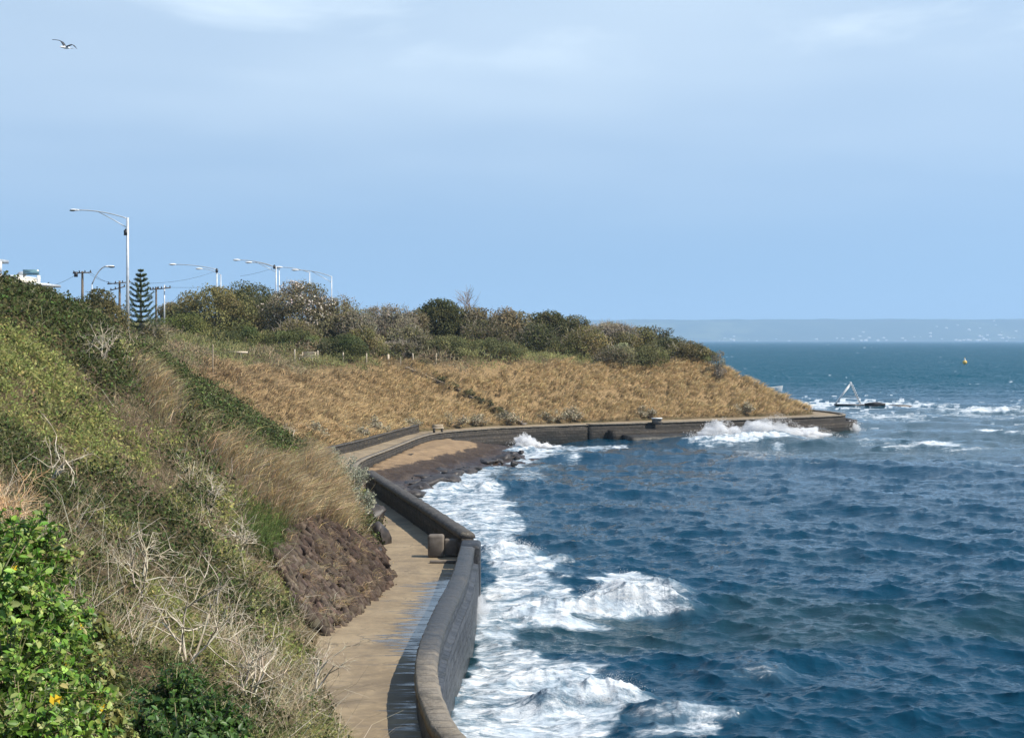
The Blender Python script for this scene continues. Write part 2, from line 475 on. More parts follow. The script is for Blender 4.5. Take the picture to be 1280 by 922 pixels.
base = t.mix(t.math('MULTIPLY', t.rng(vo.outputs['Distance'], .006, .02, .55, 0), t.rng(n1, .45, .6)), base, rgb(.06, .05, .035))
nst = t.noise(t.coord((1, .6, 1)), .28, 6, .7, 1.0)
base = t.mix(t.rng(nst, .50, .66, 0, .6), base, rgb(.13, .10, .068))
wa = t.node('ShaderNodeAttribute', attribute_name='wet').outputs['Fac']
np_ = t.noise(t.coord((.5, 2.6, 1)), 1.3, 6, .65, .4)
wn_ = t.rng(t.math('ADD', t.math('MULTIPLY', wa, .85), t.math('MULTIPLY', t.math('SUBTRACT', np_, .5), 2.6)), .34, .72)
base = t.mix(wn_, base, rgb(.07, .06, .05))
t.base(base, t.rng(wn_, 0, 1, .85, .11, False), .4)
t.bump(t.math('MULTIPLY', t.math('ADD', n3, n2), t.math('SUBTRACT', 1.05, wn_)), .35, .02)
tag(mesh_obj('footpath', V, q, t.m, smooth=True, fl={'wet': np.clip(wet + wet2, 0, 1)}), None, None, kind='structure')

def stone_mat(name, c_a, c_b, mortar, bw, bh, rough=.75, wetz=None, wety=None):
    t = NT(name)
    uv = t.coord(attr='walluv')
    br = t.node('ShaderNodeTexBrick')
    t.l.new(uv, br.inputs['Vector'])
    br.inputs['Color1'].default_value = c_a; br.inputs['Color2'].default_value = c_b; br.inputs['Mortar'].default_value = mortar
    br.inputs['Scale'].default_value = 1; br.inputs['Brick Width'].default_value = bw; br.inputs['Row Height'].default_value = bh
    br.inputs['Mortar Size'].default_value = .022; br.inputs['Mortar Smooth'].default_value = .3
    n = t.noise(t.coord(), 3.2, 6, .65); n2 = t.noise(t.coord(), .5, 3)
    col = t.mix(t.rng(n, .3, .72, 0, .75), br.outputs['Color'], t.mix(.5, c_a, mortar))
    col = t.mix(t.rng(n2, .45, .7, 0, .4), col, c_b)
    r = rough
    st_ = t.noise(t.coord((.5, .5, 2.2)), 1.4, 6, .7, .5)
    col = t.mix(t.rng(st_, .52, .68, 0, .65), col, t.mix(.6, mortar, rgb(.02, .022, .014)))
    lich = t.noise(t.coord(), 7, 4, .6)
    col = t.mix(t.rng(lich, .60, .70, 0, .4), col, rgb(.30, .28, .22))
    if wetz is not None:
        z = t.node('ShaderNodeSeparateXYZ'); t.l.new(t.node('ShaderNodeNewGeometry').outputs['Position'], z.inputs[0])
        w = t.rng(t.math('ADD', z.outputs[2], t.math('MULTIPLY', n2, .8)), wetz - .3, wetz + .5, 1, 0)
        col = t.mix(t.math('MULTIPLY', w, .6), col, rgb(.02, .022, .02)); r = t.rng(w, 0, 1, rough, .35, False)
    if wety is not None:
        z = t.node('ShaderNodeSeparateXYZ'); t.l.new(t.node('ShaderNodeNewGeometry').outputs['Position'], z.inputs[0])
        w = t.math('MULTIPLY', t.rng(t.math('ADD', z.outputs[1], t.math('MULTIPLY', t.math('SUBTRACT', n, .5), 9)), wety[0], wety[1]), t.rng(n2, .2, .5, .75, 1))
        col = t.mix(t.math('MULTIPLY', w, .82), col, rgb(.020, .024, .029)); r = t.rng(w, 0, 1, rough, .38, False)
    t.base(col, r, .22)
    t.bump(t.math('ADD', t.math('MULTIPLY', t.math('SUBTRACT', 1, br.outputs['Fac']), .7), t.math('MULTIPLY', t.math('ADD', n, t.math('MULTIPLY', lich, .4)), .9)), 1.0, .07)
    return t.m
M['sea_wall'] = stone_mat('bluestone_wall', rgb(.042, .047, .056), rgb(.078, .083, .092), rgb(.022, .022, .023), .55, .3, .5, .9)
M['coping'] = stone_mat('coping_stone', rgb(.26, .215, .155), rgb(.20, .175, .14), rgb(.09, .075, .06), .62, 5.0, .6, None, (35, 42))
M['coping_dark'] = stone_mat('dark_coping', rgb(.10, .088, .072), rgb(.07, .062, .054), rgb(.035, .03, .027), .7, 5.0, .6)
M['dark_wall'] = stone_mat('dark_stone_wall', rgb(.042, .037, .031), rgb(.072, .06, .047), rgb(.026, .023, .02), .5, .28, .75, .8)
M['brown_wall'] = stone_mat('brown_stone_wall', rgb(.060, .048, .036), rgb(.038, .032, .027), rgb(.022, .02, .018), .6, .3, .75, .6)

def offset(line, d):
    p = np.asarray(line, float); tg = np.gradient(p, axis=0); tg /= np.linalg.norm(tg, axis=1, keepdims=True)
    return p + d * np.stack([tg[:, 1], -tg[:, 0]], 1)      # to the right of travel (seaward)
def ribbon(name, line, prof, mat, parent=None, jit=0.0, ends=True):
    """prof: closed ring of (offset to the right, z); swept along the line"""
    line = np.asarray(line, float); n, m = len(line), len(prof)
    tg = np.gradient(line[:, :2], axis=0); tg /= np.linalg.norm(tg, axis=1, keepdims=True)
    nr = np.stack([tg[:, 1], -tg[:, 0]], 1)
    s = np.concatenate([[0], np.cumsum(np.linalg.norm(np.diff(line[:, :2], axis=0), axis=1))])
    dz = line[:, 2] if line.shape[1] > 2 else np.zeros(n)
    pv = np.concatenate([[0], np.cumsum(np.hypot(*np.diff(np.array(prof), axis=0).T))])
    V = np.zeros((n, m, 3)); U = np.zeros((n, m, 2))
    for k, (o, z) in enumerate(prof):
        j = (rng.random(n) - .5) * jit
        V[:, k, :2] = line[:, :2] + nr * (o + j)[:, None]; V[:, k, 2] = z + dz + (rng.random(n) - .5) * jit * .6
        U[:, k, 0] = s; U[:, k, 1] = pv[k]
    idx = np.arange(n * m).reshape(n, m); nxt = np.roll(idx, -1, 1)
    q = np.stack([idx[:-1], nxt[:-1], nxt[1:], idx[1:]], -1).reshape(-1, 4)
    fs = [q]
    if ends: fs += [np.array([list(idx[0][::-1])]), np.array([list(idx[-1])])]
    V = V.reshape(-1, 3)
    if parent is not None: V = V - np.array(parent.location)
    return mesh_obj(name, V, fs, mat, parent, uv=U.reshape(-1, 2))
def sub(pts, extra):                         # a few rows inside long profile edges, for rough faces
    out = []
    for a, b, k in zip(pts, pts[1:] + pts[:1], extra):
        for i in range(k): out.append((a[0] + (b[0] - a[0]) * i / k, a[1] + (b[1] - a[1]) * i / k))
    return out
l1 = resample(chaikin(WALL1_IN, 2), .3)
w1 = thing('sea_wall', 'curving bluestone sea wall with pale coping along the near footpath', 'wall', (l1[60][0], l1[60][1], 0))
ribbon('wall_body', l1, sub([(.0, 1.30), (.0, 2.12), (.42, 2.12), (.46, 1.75), (.62, 1.7), (.66, -1.5), (.1, -1.5)], [3, 1, 2, 1, 8, 1, 1]), M['sea_wall'], w1, .03)
ribbon('coping', l1, [(-.05, 2.122), (-.05, 2.30), (-.0, 2.37), (.38, 2.36), (.48, 2.28), (.48, 2.122)], M['coping'], w1, .03)
l2 = resample(WALL2_IN, .3)
w2 = thing('sea_wall', 'straight dark stone sea wall running from the stone block back towards the beach', 'wall', (l2[40][0], l2[40][1], 0))
ribbon('wall_body', l2, sub([(.0, 1.30), (.0, 2.3), (.5, 2.3), (.6, -1.5), (.1, -1.5)], [3, 1, 6, 1, 1]), M['dark_wall'], w2, .05)
ribbon('coping', l2, [(-.06, 2.302), (-.06, 2.45), (.05, 2.56), (.42, 2.56), (.55, 2.45), (.55, 2.302)], M['coping_dark'], w2, .06)
# stone pier and cross wall where the two walls meet
b0 = thing('stone_pier', 'squat stone pier on the path where the two sea walls meet', 'stone pier', (-3.05, 62.2, 1.5))
m = MB(); V_ = []
m.box((-2.95, 62.2, 1.92), (.62, .62, .86)); o = m.build('pier_body', M['concrete'], b0)
bv = o.modifiers.new('bevel', 'BEVEL'); bv.width = .09; bv.segments = 3
m = MB(); m.box((-2.26, 62.3, 1.85), (.72, .42, .64)); o = m.build('cross_wall', M['concrete'], b0)
bv = o.modifiers.new('bevel', 'BEVEL'); bv.width = .05; bv.segments = 2
m = MB(); m.box((-2.5, 60.3, 1.545), (1.2, .22, .13)); o = m.build('concrete_kerb', M['concrete'])
tag(o, 'low concrete kerb strip across the path below the stone pier', 'kerb')
bv = o.modifiers.new('bevel', 'BEVEL'); bv.width = .03; bv.segments = 2
m = MB(); m.box((-1.55, 59.7, .9), (.75, 1.9, 2.9)); o = m.build('wall_buttress', M['sea_wall'])
tag(o, 'dark stone buttress closing the gap between the two sea walls', 'buttress')
bv = o.modifiers.new('bevel', 'BEVEL'); bv.width = .12; bv.segments = 2

M['pale_coping'] = stone_mat('pale_coping', rgb(.26, .215, .155), rgb(.20, .175, .14), rgb(.09, .075, .06), .9, 5.0, .7)
lb = resample(chaikin(BAY, 2), .5)
w3 = thing('sea_wall', 'dark stone wall curving above the sandy beach with path along its top', 'wall', (lb[60][0], lb[60][1], 0))
ribbon('wall_body', lb, sub([(-.3, 1.2), (-.3, 1.515), (.0, 1.515), (.12, -1.5), (-.3, -1.5)], [1, 1, 5, 1, 1]), M['dark_wall'], w3, .05)
ribbon('coping', lb, [(-.36, 1.517), (-.36, 1.60), (.06, 1.60), (.06, 1.517)], M['pale_coping'], w3, .02)
led = offset(chaikin(BAY, 2), 1.1)[14:28]
ribbon('ledge', resample(led, .4), [(-1.0, -.5), (-1.0, .95), (.0, .93), (.1, -.5)], M['brown_wall'], w3, .06)
# retaining wall behind the path at the bay
RW = [(-14.2, 108.5), (-13.6, 113), (-12.4, 118.5), (-11.2, 126), (-10.0, 136), (-8.5, 146)]
lr = resample(chaikin(RW, 2), .5)
w4 = thing('retaining_wall', 'low dark retaining wall between the bay path and the grassy bank', 'wall', (lr[30][0], lr[30][1], 1.4))
ribbon('wall_body', lr, sub([(-.35, 1.2), (-.35, 2.12), (.0, 2.12), (.06, 1.2)], [1, 1, 4, 1]), M['dark_wall'], w4, .04)
ribbon('coping', lr, [(-.4, 2.122), (-.4, 2.2), (.05, 2.2), (.05, 2.122)], M['coping_dark'], w4, .02)
# headland wall: stepped, path on top, broken apron below
lh = resample(chaikin(HEAD, 2), .5)
w5 = thing('stepped_sea_wall', 'long dark stepped sea wall wrapping the foot of the grassy headland', 'wall', (lh[40][0], lh[40][1], 0))
ribbon('wall_body', lh, sub([(-.4, 1.2), (-.4, 1.517), (.0, 1.517), (.15, .75), (.3, -1.5), (-.4, -1.5)], [1, 1, 3, 4, 1, 1]), M['dark_wall'], w5, .06)
ribbon('coping', lh, [(-.45, 1.519), (-.45, 1.66), (.08, 1.66), (.08, 1.519)], M['pale_coping'], w5, .03)
ribbon('upper_step', lh[4:], sub([(.3, .55), (.3, 1.02), (1.3, .98), (1.4, -1.5), (.3, -1.5)], [1, 3, 4, 1, 1]), M['brown_wall'], w5, .10)
ribbon('lower_step', lh[6:58], sub([(1.4, .2), (1.4, .62), (3.2, .45), (3.6, -1.5), (1.4, -1.5)], [1, 4, 4, 1, 1]), M['dark_wall'], w5, .16)

# beach: sand sheet with dark rock reef
bx = np.arange(-12, 8, .25); by = np.arange(88, 156, .25)
BX, BY = np.meshgrid(bx, by)
shore = [(-8.6, 90), (-8.3, 100), (-7.6, 109), (-5.7, 117), (-4.2, 124), (-2.0, 131), (-.6, 138), (-1.0, 144), (-2.4, 150)]
ds, _ = polydist(BX, BY, shore); ins = inpoly(BX, BY, shore + [(-40, 150), (-40, 90)])
sd = np.where(ins, ds, -ds)
BZ = np.clip(.24 + sd * .17, -1.5, 1.0) + (fbm(BX * .5, BY * .5, 3) - .5) * .12
reef = np.clip(1 - smooth(sd, 1.2, 3.8) + .9 * (1 - smooth(BY, 104, 114)), 0, 1)
BZ = BZ + reef * (fbm(BX * 1.6, BY * 1.1, 4) - .45) * .5
keep_d, _ = polydist(BX, BY, BAY); inb = inpoly(BX, BY, [tuple(a) for a in BAY] + [(60, 157), (60, 80), (-8.6, 80)])
BZ = np.where(inb | (keep_d < .1), BZ, np.minimum(BZ, .2 - keep_d * .6))
t = NT('beach_sand')
c = t.coord(); n = t.noise(c, 1.2, 5); n2 = t.noise(c, 9, 4); n3 = t.noise(t.coord((1, .35, 1)), .9, 6, .65, .5)
col = t.mix(t.rng(n, .35, .65), rgb(.20, .135, .075), rgb(.28, .19, .105))
z = t.node('ShaderNodeSeparateXYZ'); t.l.new(t.node('ShaderNodeNewGeometry').outputs['Position'], z.inputs[0])
w = t.rng(z.outputs[2], .15, .5, 1, 0)
col = t.mix(t.math('MULTIPLY', w, .7), col, rgb(.13, .085, .045))
ra = t.node('ShaderNodeAttribute', attribute_name='reef').outputs['Fac']
wr0 = t.rng(t.math('ADD', ra, t.math('MULTIPLY', t.math('SUBTRACT', n3, .5), 1.6)), .38, .62)
col = t.mix(wr0, col, t.mix(t.rng(n2, .35, .65), rgb(.030, .021, .016), rgb(.085, .058, .038)))
wr = t.math('MULTIPLY', t.math('MAXIMUM', t.rng(z.outputs[2], .42, .75, 1, 0), t.rng(z.outputs[1], 108, 121, .9, 0)), t.rng(n3, .43, .53))
col = t.mix(t.math('MULTIPLY', wr, .9), col, rgb(.035, .022, .015))
t.base(col, t.rng(w, 0, 1, .9, .4, False), .3); t.bump(t.math('ADD', n2, n), .5, .05)
nx, ny = len(bx), len(by); idx = np.arange(nx * ny).reshape(ny, nx)
q = np.stack([idx[:-1, :-1], idx[:-1, 1:], idx[1:, 1:], idx[1:, :-1]], -1).reshape(-1, 4)
tag(mesh_obj('beach', np.stack([BX, BY, BZ], -1).reshape(-1, 3), q, t.m, smooth=True, fl={'reef': reef.ravel()}), None, None, kind='structure')

def rock_mesh(c, r, n=14, m=9, rough=.35, seed=0):
    g = np.random.default_rng(seed)
    mb = MB(); mb.ball((0, 0, 0), 1.0, n, m)
    V = np.concatenate(mb.V)
    for _ in range(16):                        # chop with random planes: angular stone
        a = g.normal(size=3); a /= np.linalg.norm(a); k = .42 + .33 * g.random()
        d = V @ a; V = V - np.outer(np.maximum(d - k, 0), a)
    V *= 1.35
    V += g.normal(size=V.shape) * .02
    V = V * np.asarray(r) + np.asarray(c)
    return V, mb.Q, mb.T
def rock(name, label, cat, c, r, mat, seed, group=None, parent=None):
    V, Q, T = rock_mesh((0, 0, 0), r, seed=seed)
    o = mesh_obj(name, V, [np.concatenate(Q), np.concatenate(T)], mat)
    o.location = [float(a) for a in c]
    if parent: o.parent = parent
    else: tag(o, label, cat, group)
    return o
reef_spots = [(-7.2, 97, .9), (-6.6, 102, 1.1), (-6.0, 106, 1.2), (-5.6, 110, 1.4), (-4.7, 113, 1.5), (-4.2, 117, 1.3), (-3.3, 119.5, 1.4), (-6.8, 109, 1.0), (-6.2, 114, 1.1), (-5.2, 119, 1.0),
              (-2.0, 128, 1.0), (-.6, 132.5, 1.2), (-.2, 137, 1.0), (-1.4, 130, .8), (-7.9, 100, .8), (-7.6, 105, .9), (-3.0, 122.5, .8), (.2, 134, .8)]
gq = np.random.default_rng(31)
for (x, y, s) in list(reef_spots):
    for _ in range(3): reef_spots.append((x + gq.normal() * .9, y + gq.normal() * 1.8, s * (.25 + .35 * gq.random())))
for i, (x, y, s) in enumerate(reef_spots):
    rock('reef_rock', 'dark wet low rock at the water edge below the bay wall', 'rock', (x, y, .12), (s * .8, s * 1.2, .30 * s ** .5), M['rock'], 100 + i, 'dark rocks along the beach edge')
for k, (px, py, s, lab) in enumerate([(461, 632, .5, 'highest dark boulder jutting from the bank under the silver bush'), (468, 650, .6, 'dark jagged boulder in the middle of the pile at the bank foot'), (474, 672, .62, 'largest dark boulder at the bank foot beside the path'),
                                      (463, 664, .5, 'dark boulder wedged behind the largest boulder'), (470, 690, .36, 'small boulder at the bank foot just before the stone revetment'), (456, 645, .5, 'dark boulder half buried in the silver bush')]):
    p = onz(px, py, 1.75)
    o = rock('boulder', lab, 'boulder', p, (s * .8, s * 1.1, s * .95), M['rock'], 60 + k)
    o.rotation_euler = (k * .9, k * .5, k * 1.7)
# ------------------------------------------------------------------ sea
def ocean_tile(N, L, V, ang, seed, std, chop):
    g = np.random.default_rng(seed)
    k = np.fft.fftfreq(N, 1 / N) * 2 * math.pi / L
    KX, KY = np.meshgrid(k, k); K = np.hypot(KX, KY); K[0, 0] = 1e-6
    Lw = V * V / 9.81
    co = (KX * math.cos(ang) + KY * math.sin(ang)) / K
    Ph = np.exp(-1 / (K * Lw) ** 2) / K ** 4 * (np.abs(co) ** 4 * .88 + .12) * np.exp(-(K * L / N * .9) ** 2)
    Ph[0, 0] = 0
    A = (g.normal(size=(N, N)) + 1j * g.normal(size=(N, N))) * np.sqrt(Ph)
    h = np.fft.ifft2(A).real; sc_ = std / h.std()
    dx = np.fft.ifft2(-1j * KX / K * A).real * sc_ * chop; dy = np.fft.ifft2(-1j * KY / K * A).real * sc_ * chop
    e = L / N
    jxx = 1 + (np.roll(dx, -1, 1) - np.roll(dx, 1, 1)) / (2 * e); jyy = 1 + (np.roll(dy, -1, 0) - np.roll(dy, 1, 0)) / (2 * e)
    jxy = (np.roll(dx, -1, 0) - np.roll(dx, 1, 0)) / (2 * e)
    return h * sc_, dx, dy, jxx * jyy - jxy ** 2, L, N
def samp(tile, which, x, y):
    a = tile[which]; L, N = tile[4], tile[5]
    u = np.mod(x / L, 1) * N; v = np.mod(y / L, 1) * N
    i = u.astype(int) % N; j = v.astype(int) % N; fu = u - np.floor(u); fv = v - np.floor(v)
    i2 = (i + 1) % N; j2 = (j + 1) % N
    return (a[j, i] * (1 - fu) + a[j, i2] * fu) * (1 - fv) + (a[j2, i] * (1 - fu) + a[j2, i2] * fu) * fv
WANG = R(-118)
TA = ocean_tile(512, 97.0, 6.3, WANG, 3, .165, 1.15)
TB = ocean_tile(512, 43.0, 3.1, WANG + .30, 5, .062, 1.1)
TC = ocean_tile(512, 19.3, 1.8, WANG - .25, 8, .042, 1.15)
th = np.concatenate([[-1.5, -1.0, -.7, -.5], np.linspace(-.12, .345, 1000), [.4, .5, .7, 1.0, 1.5]])
th = th[(th > -.16) | (th < -.3)]
pyr = np.concatenate([np.arange(965, 470, -.95), np.arange(470, 436, -.6), np.arange(436, 427.5, -.4)])
dr = np.concatenate([[2, 8, 16, 24, 30], F * HC / (pyr - HOR)[F * HC / (pyr - HOR) > 34], [9000, 12500, 22000]])
TH, DR = np.meshgrid(np.arctan(np.tan(np.clip(th, -1.45, 1.45))), dr)
SX = np.tan(TH) * DR; SY = DR.copy()
amp = np.interp(DR, [0, 60, 250, 700, 1500, 4000], [.9, .9, 1.0, 1.0, .7, .2])
h = samp(TC, 0, SX, SY) * np.interp(DR, [0, 90, 220], [1, 1, 0]) + samp(TA, 0, SX, SY) * amp + samp(TB, 0, SX + 3, SY + 7) * np.interp(DR, [0, 150, 500], [1, 1, .3])
ox = samp(TC, 1, SX, SY) * np.interp(DR, [0, 90, 220], [1, 1, 0]) + samp(TA, 1, SX, SY) * amp + samp(TB, 1, SX + 3, SY + 7) * np.interp(DR, [0, 150, 500], [1, 1, .3])
oy = samp(TC, 2, SX, SY) * np.interp(DR, [0, 90, 220], [1, 1, 0]) + samp(TA, 2, SX, SY) * amp + samp(TB, 2, SX + 3, SY + 7) * np.interp(DR, [0, 150, 500], [1, 1, .3])
jac = samp(TA, 3, SX, SY)
foam = smooth(-jac, -.50, -.10) * .8 * smooth(DR, 40, 75)
fpx = 640 + F * SX / SY; fpy = HOR + F * HC / SY            # where the undisturbed surface shows
wob = (fbm(SX * .35, SY * .22, 4) - .5)
# breaking waves: position, crest direction, half length, height, width
def breaker(px, py, ang, L, H, w, fo=1.0):
    global h, foam
    c = onz(px, py)
    ca, sa = math.cos(ang), math.sin(ang)
    u = (SX - c[0]) * ca + (SY - c[1]) * sa
    v = -(SX - c[0]) * sa + (SY - c[1]) * ca + wob * w * 2.2      # v < 0: towards the camera
    m = np.exp(-np.abs(u / L) ** 3)
    pr = np.where(v < 0, np.exp(-(v / (w * .55)) ** 2), np.exp(-(v / (w * 1.5)) ** 2))
    h = h + H * m * pr * (.55 + .8 * fbm(SX * 1.4, SY * 1.1, 4) + .35 * fbm(SX * 5, SY * 4, 3) * smooth(SY * 0 + H, .3, .6))
    f = m * (np.exp(-((v + w * .35) / (w * .75)) ** 2)) * fo
    foam = np.maximum(foam, f)
breaker(765, 764, .10, 2.9, .85, .9, 1.0)
breaker(815, 748, -.15, 1.8, .45, .8, .8)
breaker(700, 775, -.2, 2.0, .45, .8, .9)
breaker(735, 888, .25, 1.7, .62, .85, 1.0)
breaker(690, 850, .3, 1.6, .3, .7, .9)
breaker(640, 690, .05, 1.7, .6, 1.0, .9)
breaker(850, 905, .1, 1.6, .4, .8, .7)
breaker(700, 705, .0, 1.2, .35, .8, .55)
breaker(760, 563, .1, 6, .35, 1.6, .8)
breaker(668, 566, .1, 3, .5, 1.5, .9)
breaker(940, 552, .28, 7, .6, 1.8, 1.0)
breaker(1165, 558, .1, 3.0, .45, 2.0, 1.0)
breaker(1205, 562, -.1, 3.0, .2, 1.6, .7)
breaker(1120, 560, .2, 2.6, .2, 1.6, .6)
breaker(1245, 541, .0, 2.8, .45, 2.2, 1.0)
breaker(1280, 546, .0, 3, .25, 1.8, .8)
breaker(1130, 507, .02, 8.5, .55, 3.0, 1.0)
breaker(1050, 506, .0, 9, .3, 2.5, .9)
breaker(1250, 515, .03, 12, .5, 3.2, 1.0)
breaker(1190, 520, .0, 6, .2, 2.5, .7)
breaker(1110, 521, .0, 7, .35, 2.2, .8)
breaker(1010, 832, .1, 1.8, .28, 1.2, .12)
breaker(940, 845, .2, 1.5, .35, 1.0, .4)
breaker(990, 580, .0, 7, .4, 2.5, .35)
breaker(620, 612, .3, 4.5, .5, 1.8, .25)
breaker(1250, 583, .05, 5, .35, 2.0, .5)
breaker(1215, 528, .0, 4, .3, 2.0, .5)
breaker(1075, 552, .0, 2.6, .3, 1.6, .6)
# wash: sheets of foam against the walls and the beach
def wash(poly, dens, soft=14.0):
    global foam
    d, _ = polydist(fpx, fpy, poly, True); i = inpoly(fpx, fpy, poly)
    sd = np.where(i, d, -d) + (fbm(SX * .6 + 4, SY * .4, 4) - .5) * 46
    foam = np.maximum(foam, dens * smooth(sd, -soft * .4, soft))
wash([(545, 980), (560, 880), (585, 800), (602, 750), (600, 690), (640, 672), (690, 690), (700, 720), (730, 735), (690, 790), (650, 800), (690, 815), (740, 830), (795, 850), (782, 900), (745, 925), (735, 980)], .73)
wash([(600, 700), (640, 676), (680, 690), (660, 720), (600, 740)], .75)
wash([(575, 680), (520, 640), (465, 606), (520, 590), (560, 575), (640, 560), (720, 556), (800, 557), (770, 566), (700, 573), (650, 588), (620, 600), (640, 625), (660, 650), (650, 680), (600, 690)], .68)
wash([(480, 606), (560, 580), (640, 563), (700, 568), (640, 580), (590, 600), (540, 618)], .80)
wash([(620, 600), (640, 575), (720, 562), (740, 572), (690, 590), (670, 615)], .5)
wash([(700, 772), (745, 730), (785, 716), (850, 742), (800, 760), (745, 772)], .85, 8)
wash([(745, 930), (790, 905), (860, 900), (890, 915), (890, 935)], .62)
wash([(850, 556), (900, 546), (1020, 540), (1030, 548), (960, 556)], .62, 9)
wash([(1000, 520), (1080, 514), (1280, 512), (1290, 600), (1180, 590), (1080, 580), (1010, 560)], .2, 20)
wash([(1110, 512), (1190, 516), (1285, 520), (1285, 510), (1190, 507)], .6, 4)
wash([(1010, 522), (1080, 517), (1150, 521), (1080, 526)], .55, 3)
wash([(1060, 552), (1130, 548), (1160, 552), (1100, 558)], .45, 4)
wash([(1000, 508), (1040, 502), (1140, 503), (1140, 510), (1040, 512)], .8, 3)
for i in range(110):                          # scattered whitecaps far out
    py = 430 + 80 * rng.random() ** 1.1; px = 860 + 430 * rng.random(); L = (2.0 + 5 * rng.random() ** 2) * (.45 + .55 * (py - 425) / 80)
    w = .45 + .7 * rng.random() * (py - 425) / 80
    j = np.searchsorted(-dr, 0)               # rows are ordered by distance
    r0 = np.searchsorted(dr, F * HC / (py + 3 - HOR)); r1 = np.searchsorted(dr, F * HC / max(py - 3 - HOR, 1.2)) + 1
    e = np.exp(-((fpx[r0:r1] - px) / L) ** 2 - ((fpy[r0:r1] - py) / w) ** 2) * (.35 + .4 * rng.random())
    foam[r0:r1] = np.maximum(foam[r0:r1], e)
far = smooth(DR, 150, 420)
turb = np.clip(smooth(fpy, 500, 520) * (1 - smooth(fpy, 562, 585)) * smooth(fpx, 860, 1010) + .8 * smooth(fpy, 640, 820) * (fbm(SX * .12, SY * .12, 2) > .0) * smooth(fbm(SX * .13, SY * .09, 3), .42, .60), 0, 1)
SZ = h
lim = np.clip((DR - 10) / 30, 0, 1)
V = np.stack([SX - ox * lim, SY - oy * lim, SZ], -1)
nyy, nxx = SX.shape; idx = np.arange(nxx * nyy).reshape(nyy, nxx)
q = np.stack([idx[:-1, :-1], idx[:-1, 1:], idx[1:, 1:], idx[1:, :-1]], -1).reshape(-1, 4)
t = NT('sea_water')
c = t.coord()
fa = t.node('ShaderNodeAttribute', attribute_name='foam').outputs['Fac']
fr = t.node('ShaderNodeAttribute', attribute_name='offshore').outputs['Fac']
tu = t.node('ShaderNodeAttribute', attribute_name='turbid').outputs['Fac']
n1 = t.noise(t.coord((.55, 1.3, 1)), .9, 8, .68, .9)
n2 = t.noise(t.coord((.8, 1.6, 1)), 3.6, 5, .6, .5)
lace = t.math('ADD', t.math('MULTIPLY', n1, .68), t.math('MULTIPLY', n2, .32))
fm = t.rng(t.math('ADD', fa, t.math('MULTIPLY', t.math('SUBTRACT', lace, .5), 2.6)), .42, .92)
fm = t.math('MULTIPLY', fm, t.rng(fa, .04, .2))
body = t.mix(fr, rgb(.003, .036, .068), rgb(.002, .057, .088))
body = t.mix(t.math('MULTIPLY', tu, .8), body, rgb(.016, .042, .045))
thin = t.rng(fa, .15, .8, 0, .6)
body = t.mix(thin, body, rgb(.16, .25, .32))
n4 = t.noise(t.coord((.5, 1.5, 1)), 1.7, 7, .7, .7)
foamc = t.mix(t.rng(n4, .38, .62), rgb(.40, .47, .53), t.mix(t.rng(n2, .3, .7), rgb(.62, .66, .69), rgb(.80, .81, .81)))
col = t.mix(fm, body, foamc)
t.base(col, t.rng(fm, 0, 1, .07, .8, False), .5)
t.b.inputs['IOR'].default_value = 1.33
t.put(t.rng(fr, 0, 1, .20, .05, False), t.b.inputs['Specular IOR Level'])
w1_ = t.noise(t.coord((.7, 1.3, 1), rot=(0, 0, .4)), 1.6, 4, .6, .4); w2_ = t.noise(t.coord((.8, 1.2, 1)), 6.5, 4, .6)
hh = t.math('ADD', t.math('ADD', t.math('MULTIPLY', w1_, .75), t.math('MULTIPLY', w2_, .16)), t.math('MULTIPLY', t.math('MULTIPLY', fm, n4), .7))
nb = t.bump(hh, .7, .16)
# short steep waves too small to model far out: their fronts lean towards the shore
nz = t.node('ShaderNodeTexNoise'); t.l.new(t.coord((.5, 1, 1)), nz.inputs['Vector']); nz.inputs['Scale'].default_value = 1.7; nz.inputs['Detail'].default_value = 3
sx = t.node('ShaderNodeSeparateColor'); t.l.new(nz.outputs['Color'], sx.inputs[0])
cx = t.node('ShaderNodeCombineXYZ')
t.l.new(t.math('MULTIPLY', t.math('MULTIPLY', t.math('SUBTRACT', sx.outputs[0], .5), 1.2), fr), cx.inputs[0])
t.l.new(t.math('MULTIPLY', t.math('ADD', t.math('ABSOLUTE', t.math('MULTIPLY', t.math('SUBTRACT', sx.outputs[1], .5), 2.4)), .10), t.math('MULTIPLY', fr, -1)), cx.inputs[1])
va = t.node('ShaderNodeVectorMath', operation='ADD'); t.l.new(nb, va.inputs[0]); t.l.new(cx.outputs[0], va.inputs[1])
vn = t.node('ShaderNodeVectorMath', operation='NORMALIZE'); t.l.new(va.outputs[0], vn.inputs[0])
t.l.new(vn.outputs[0], t.b.inputs['Normal'])
M['sea'] = t.m
tag(mesh_obj('sea', V.reshape(-1, 3), q, t.m, smooth=True, fl={'foam': np.clip(foam, 0, 1.2).ravel(), 'offshore': far.ravel(), 'turbid': turb.ravel()}), None, None, kind='structure')

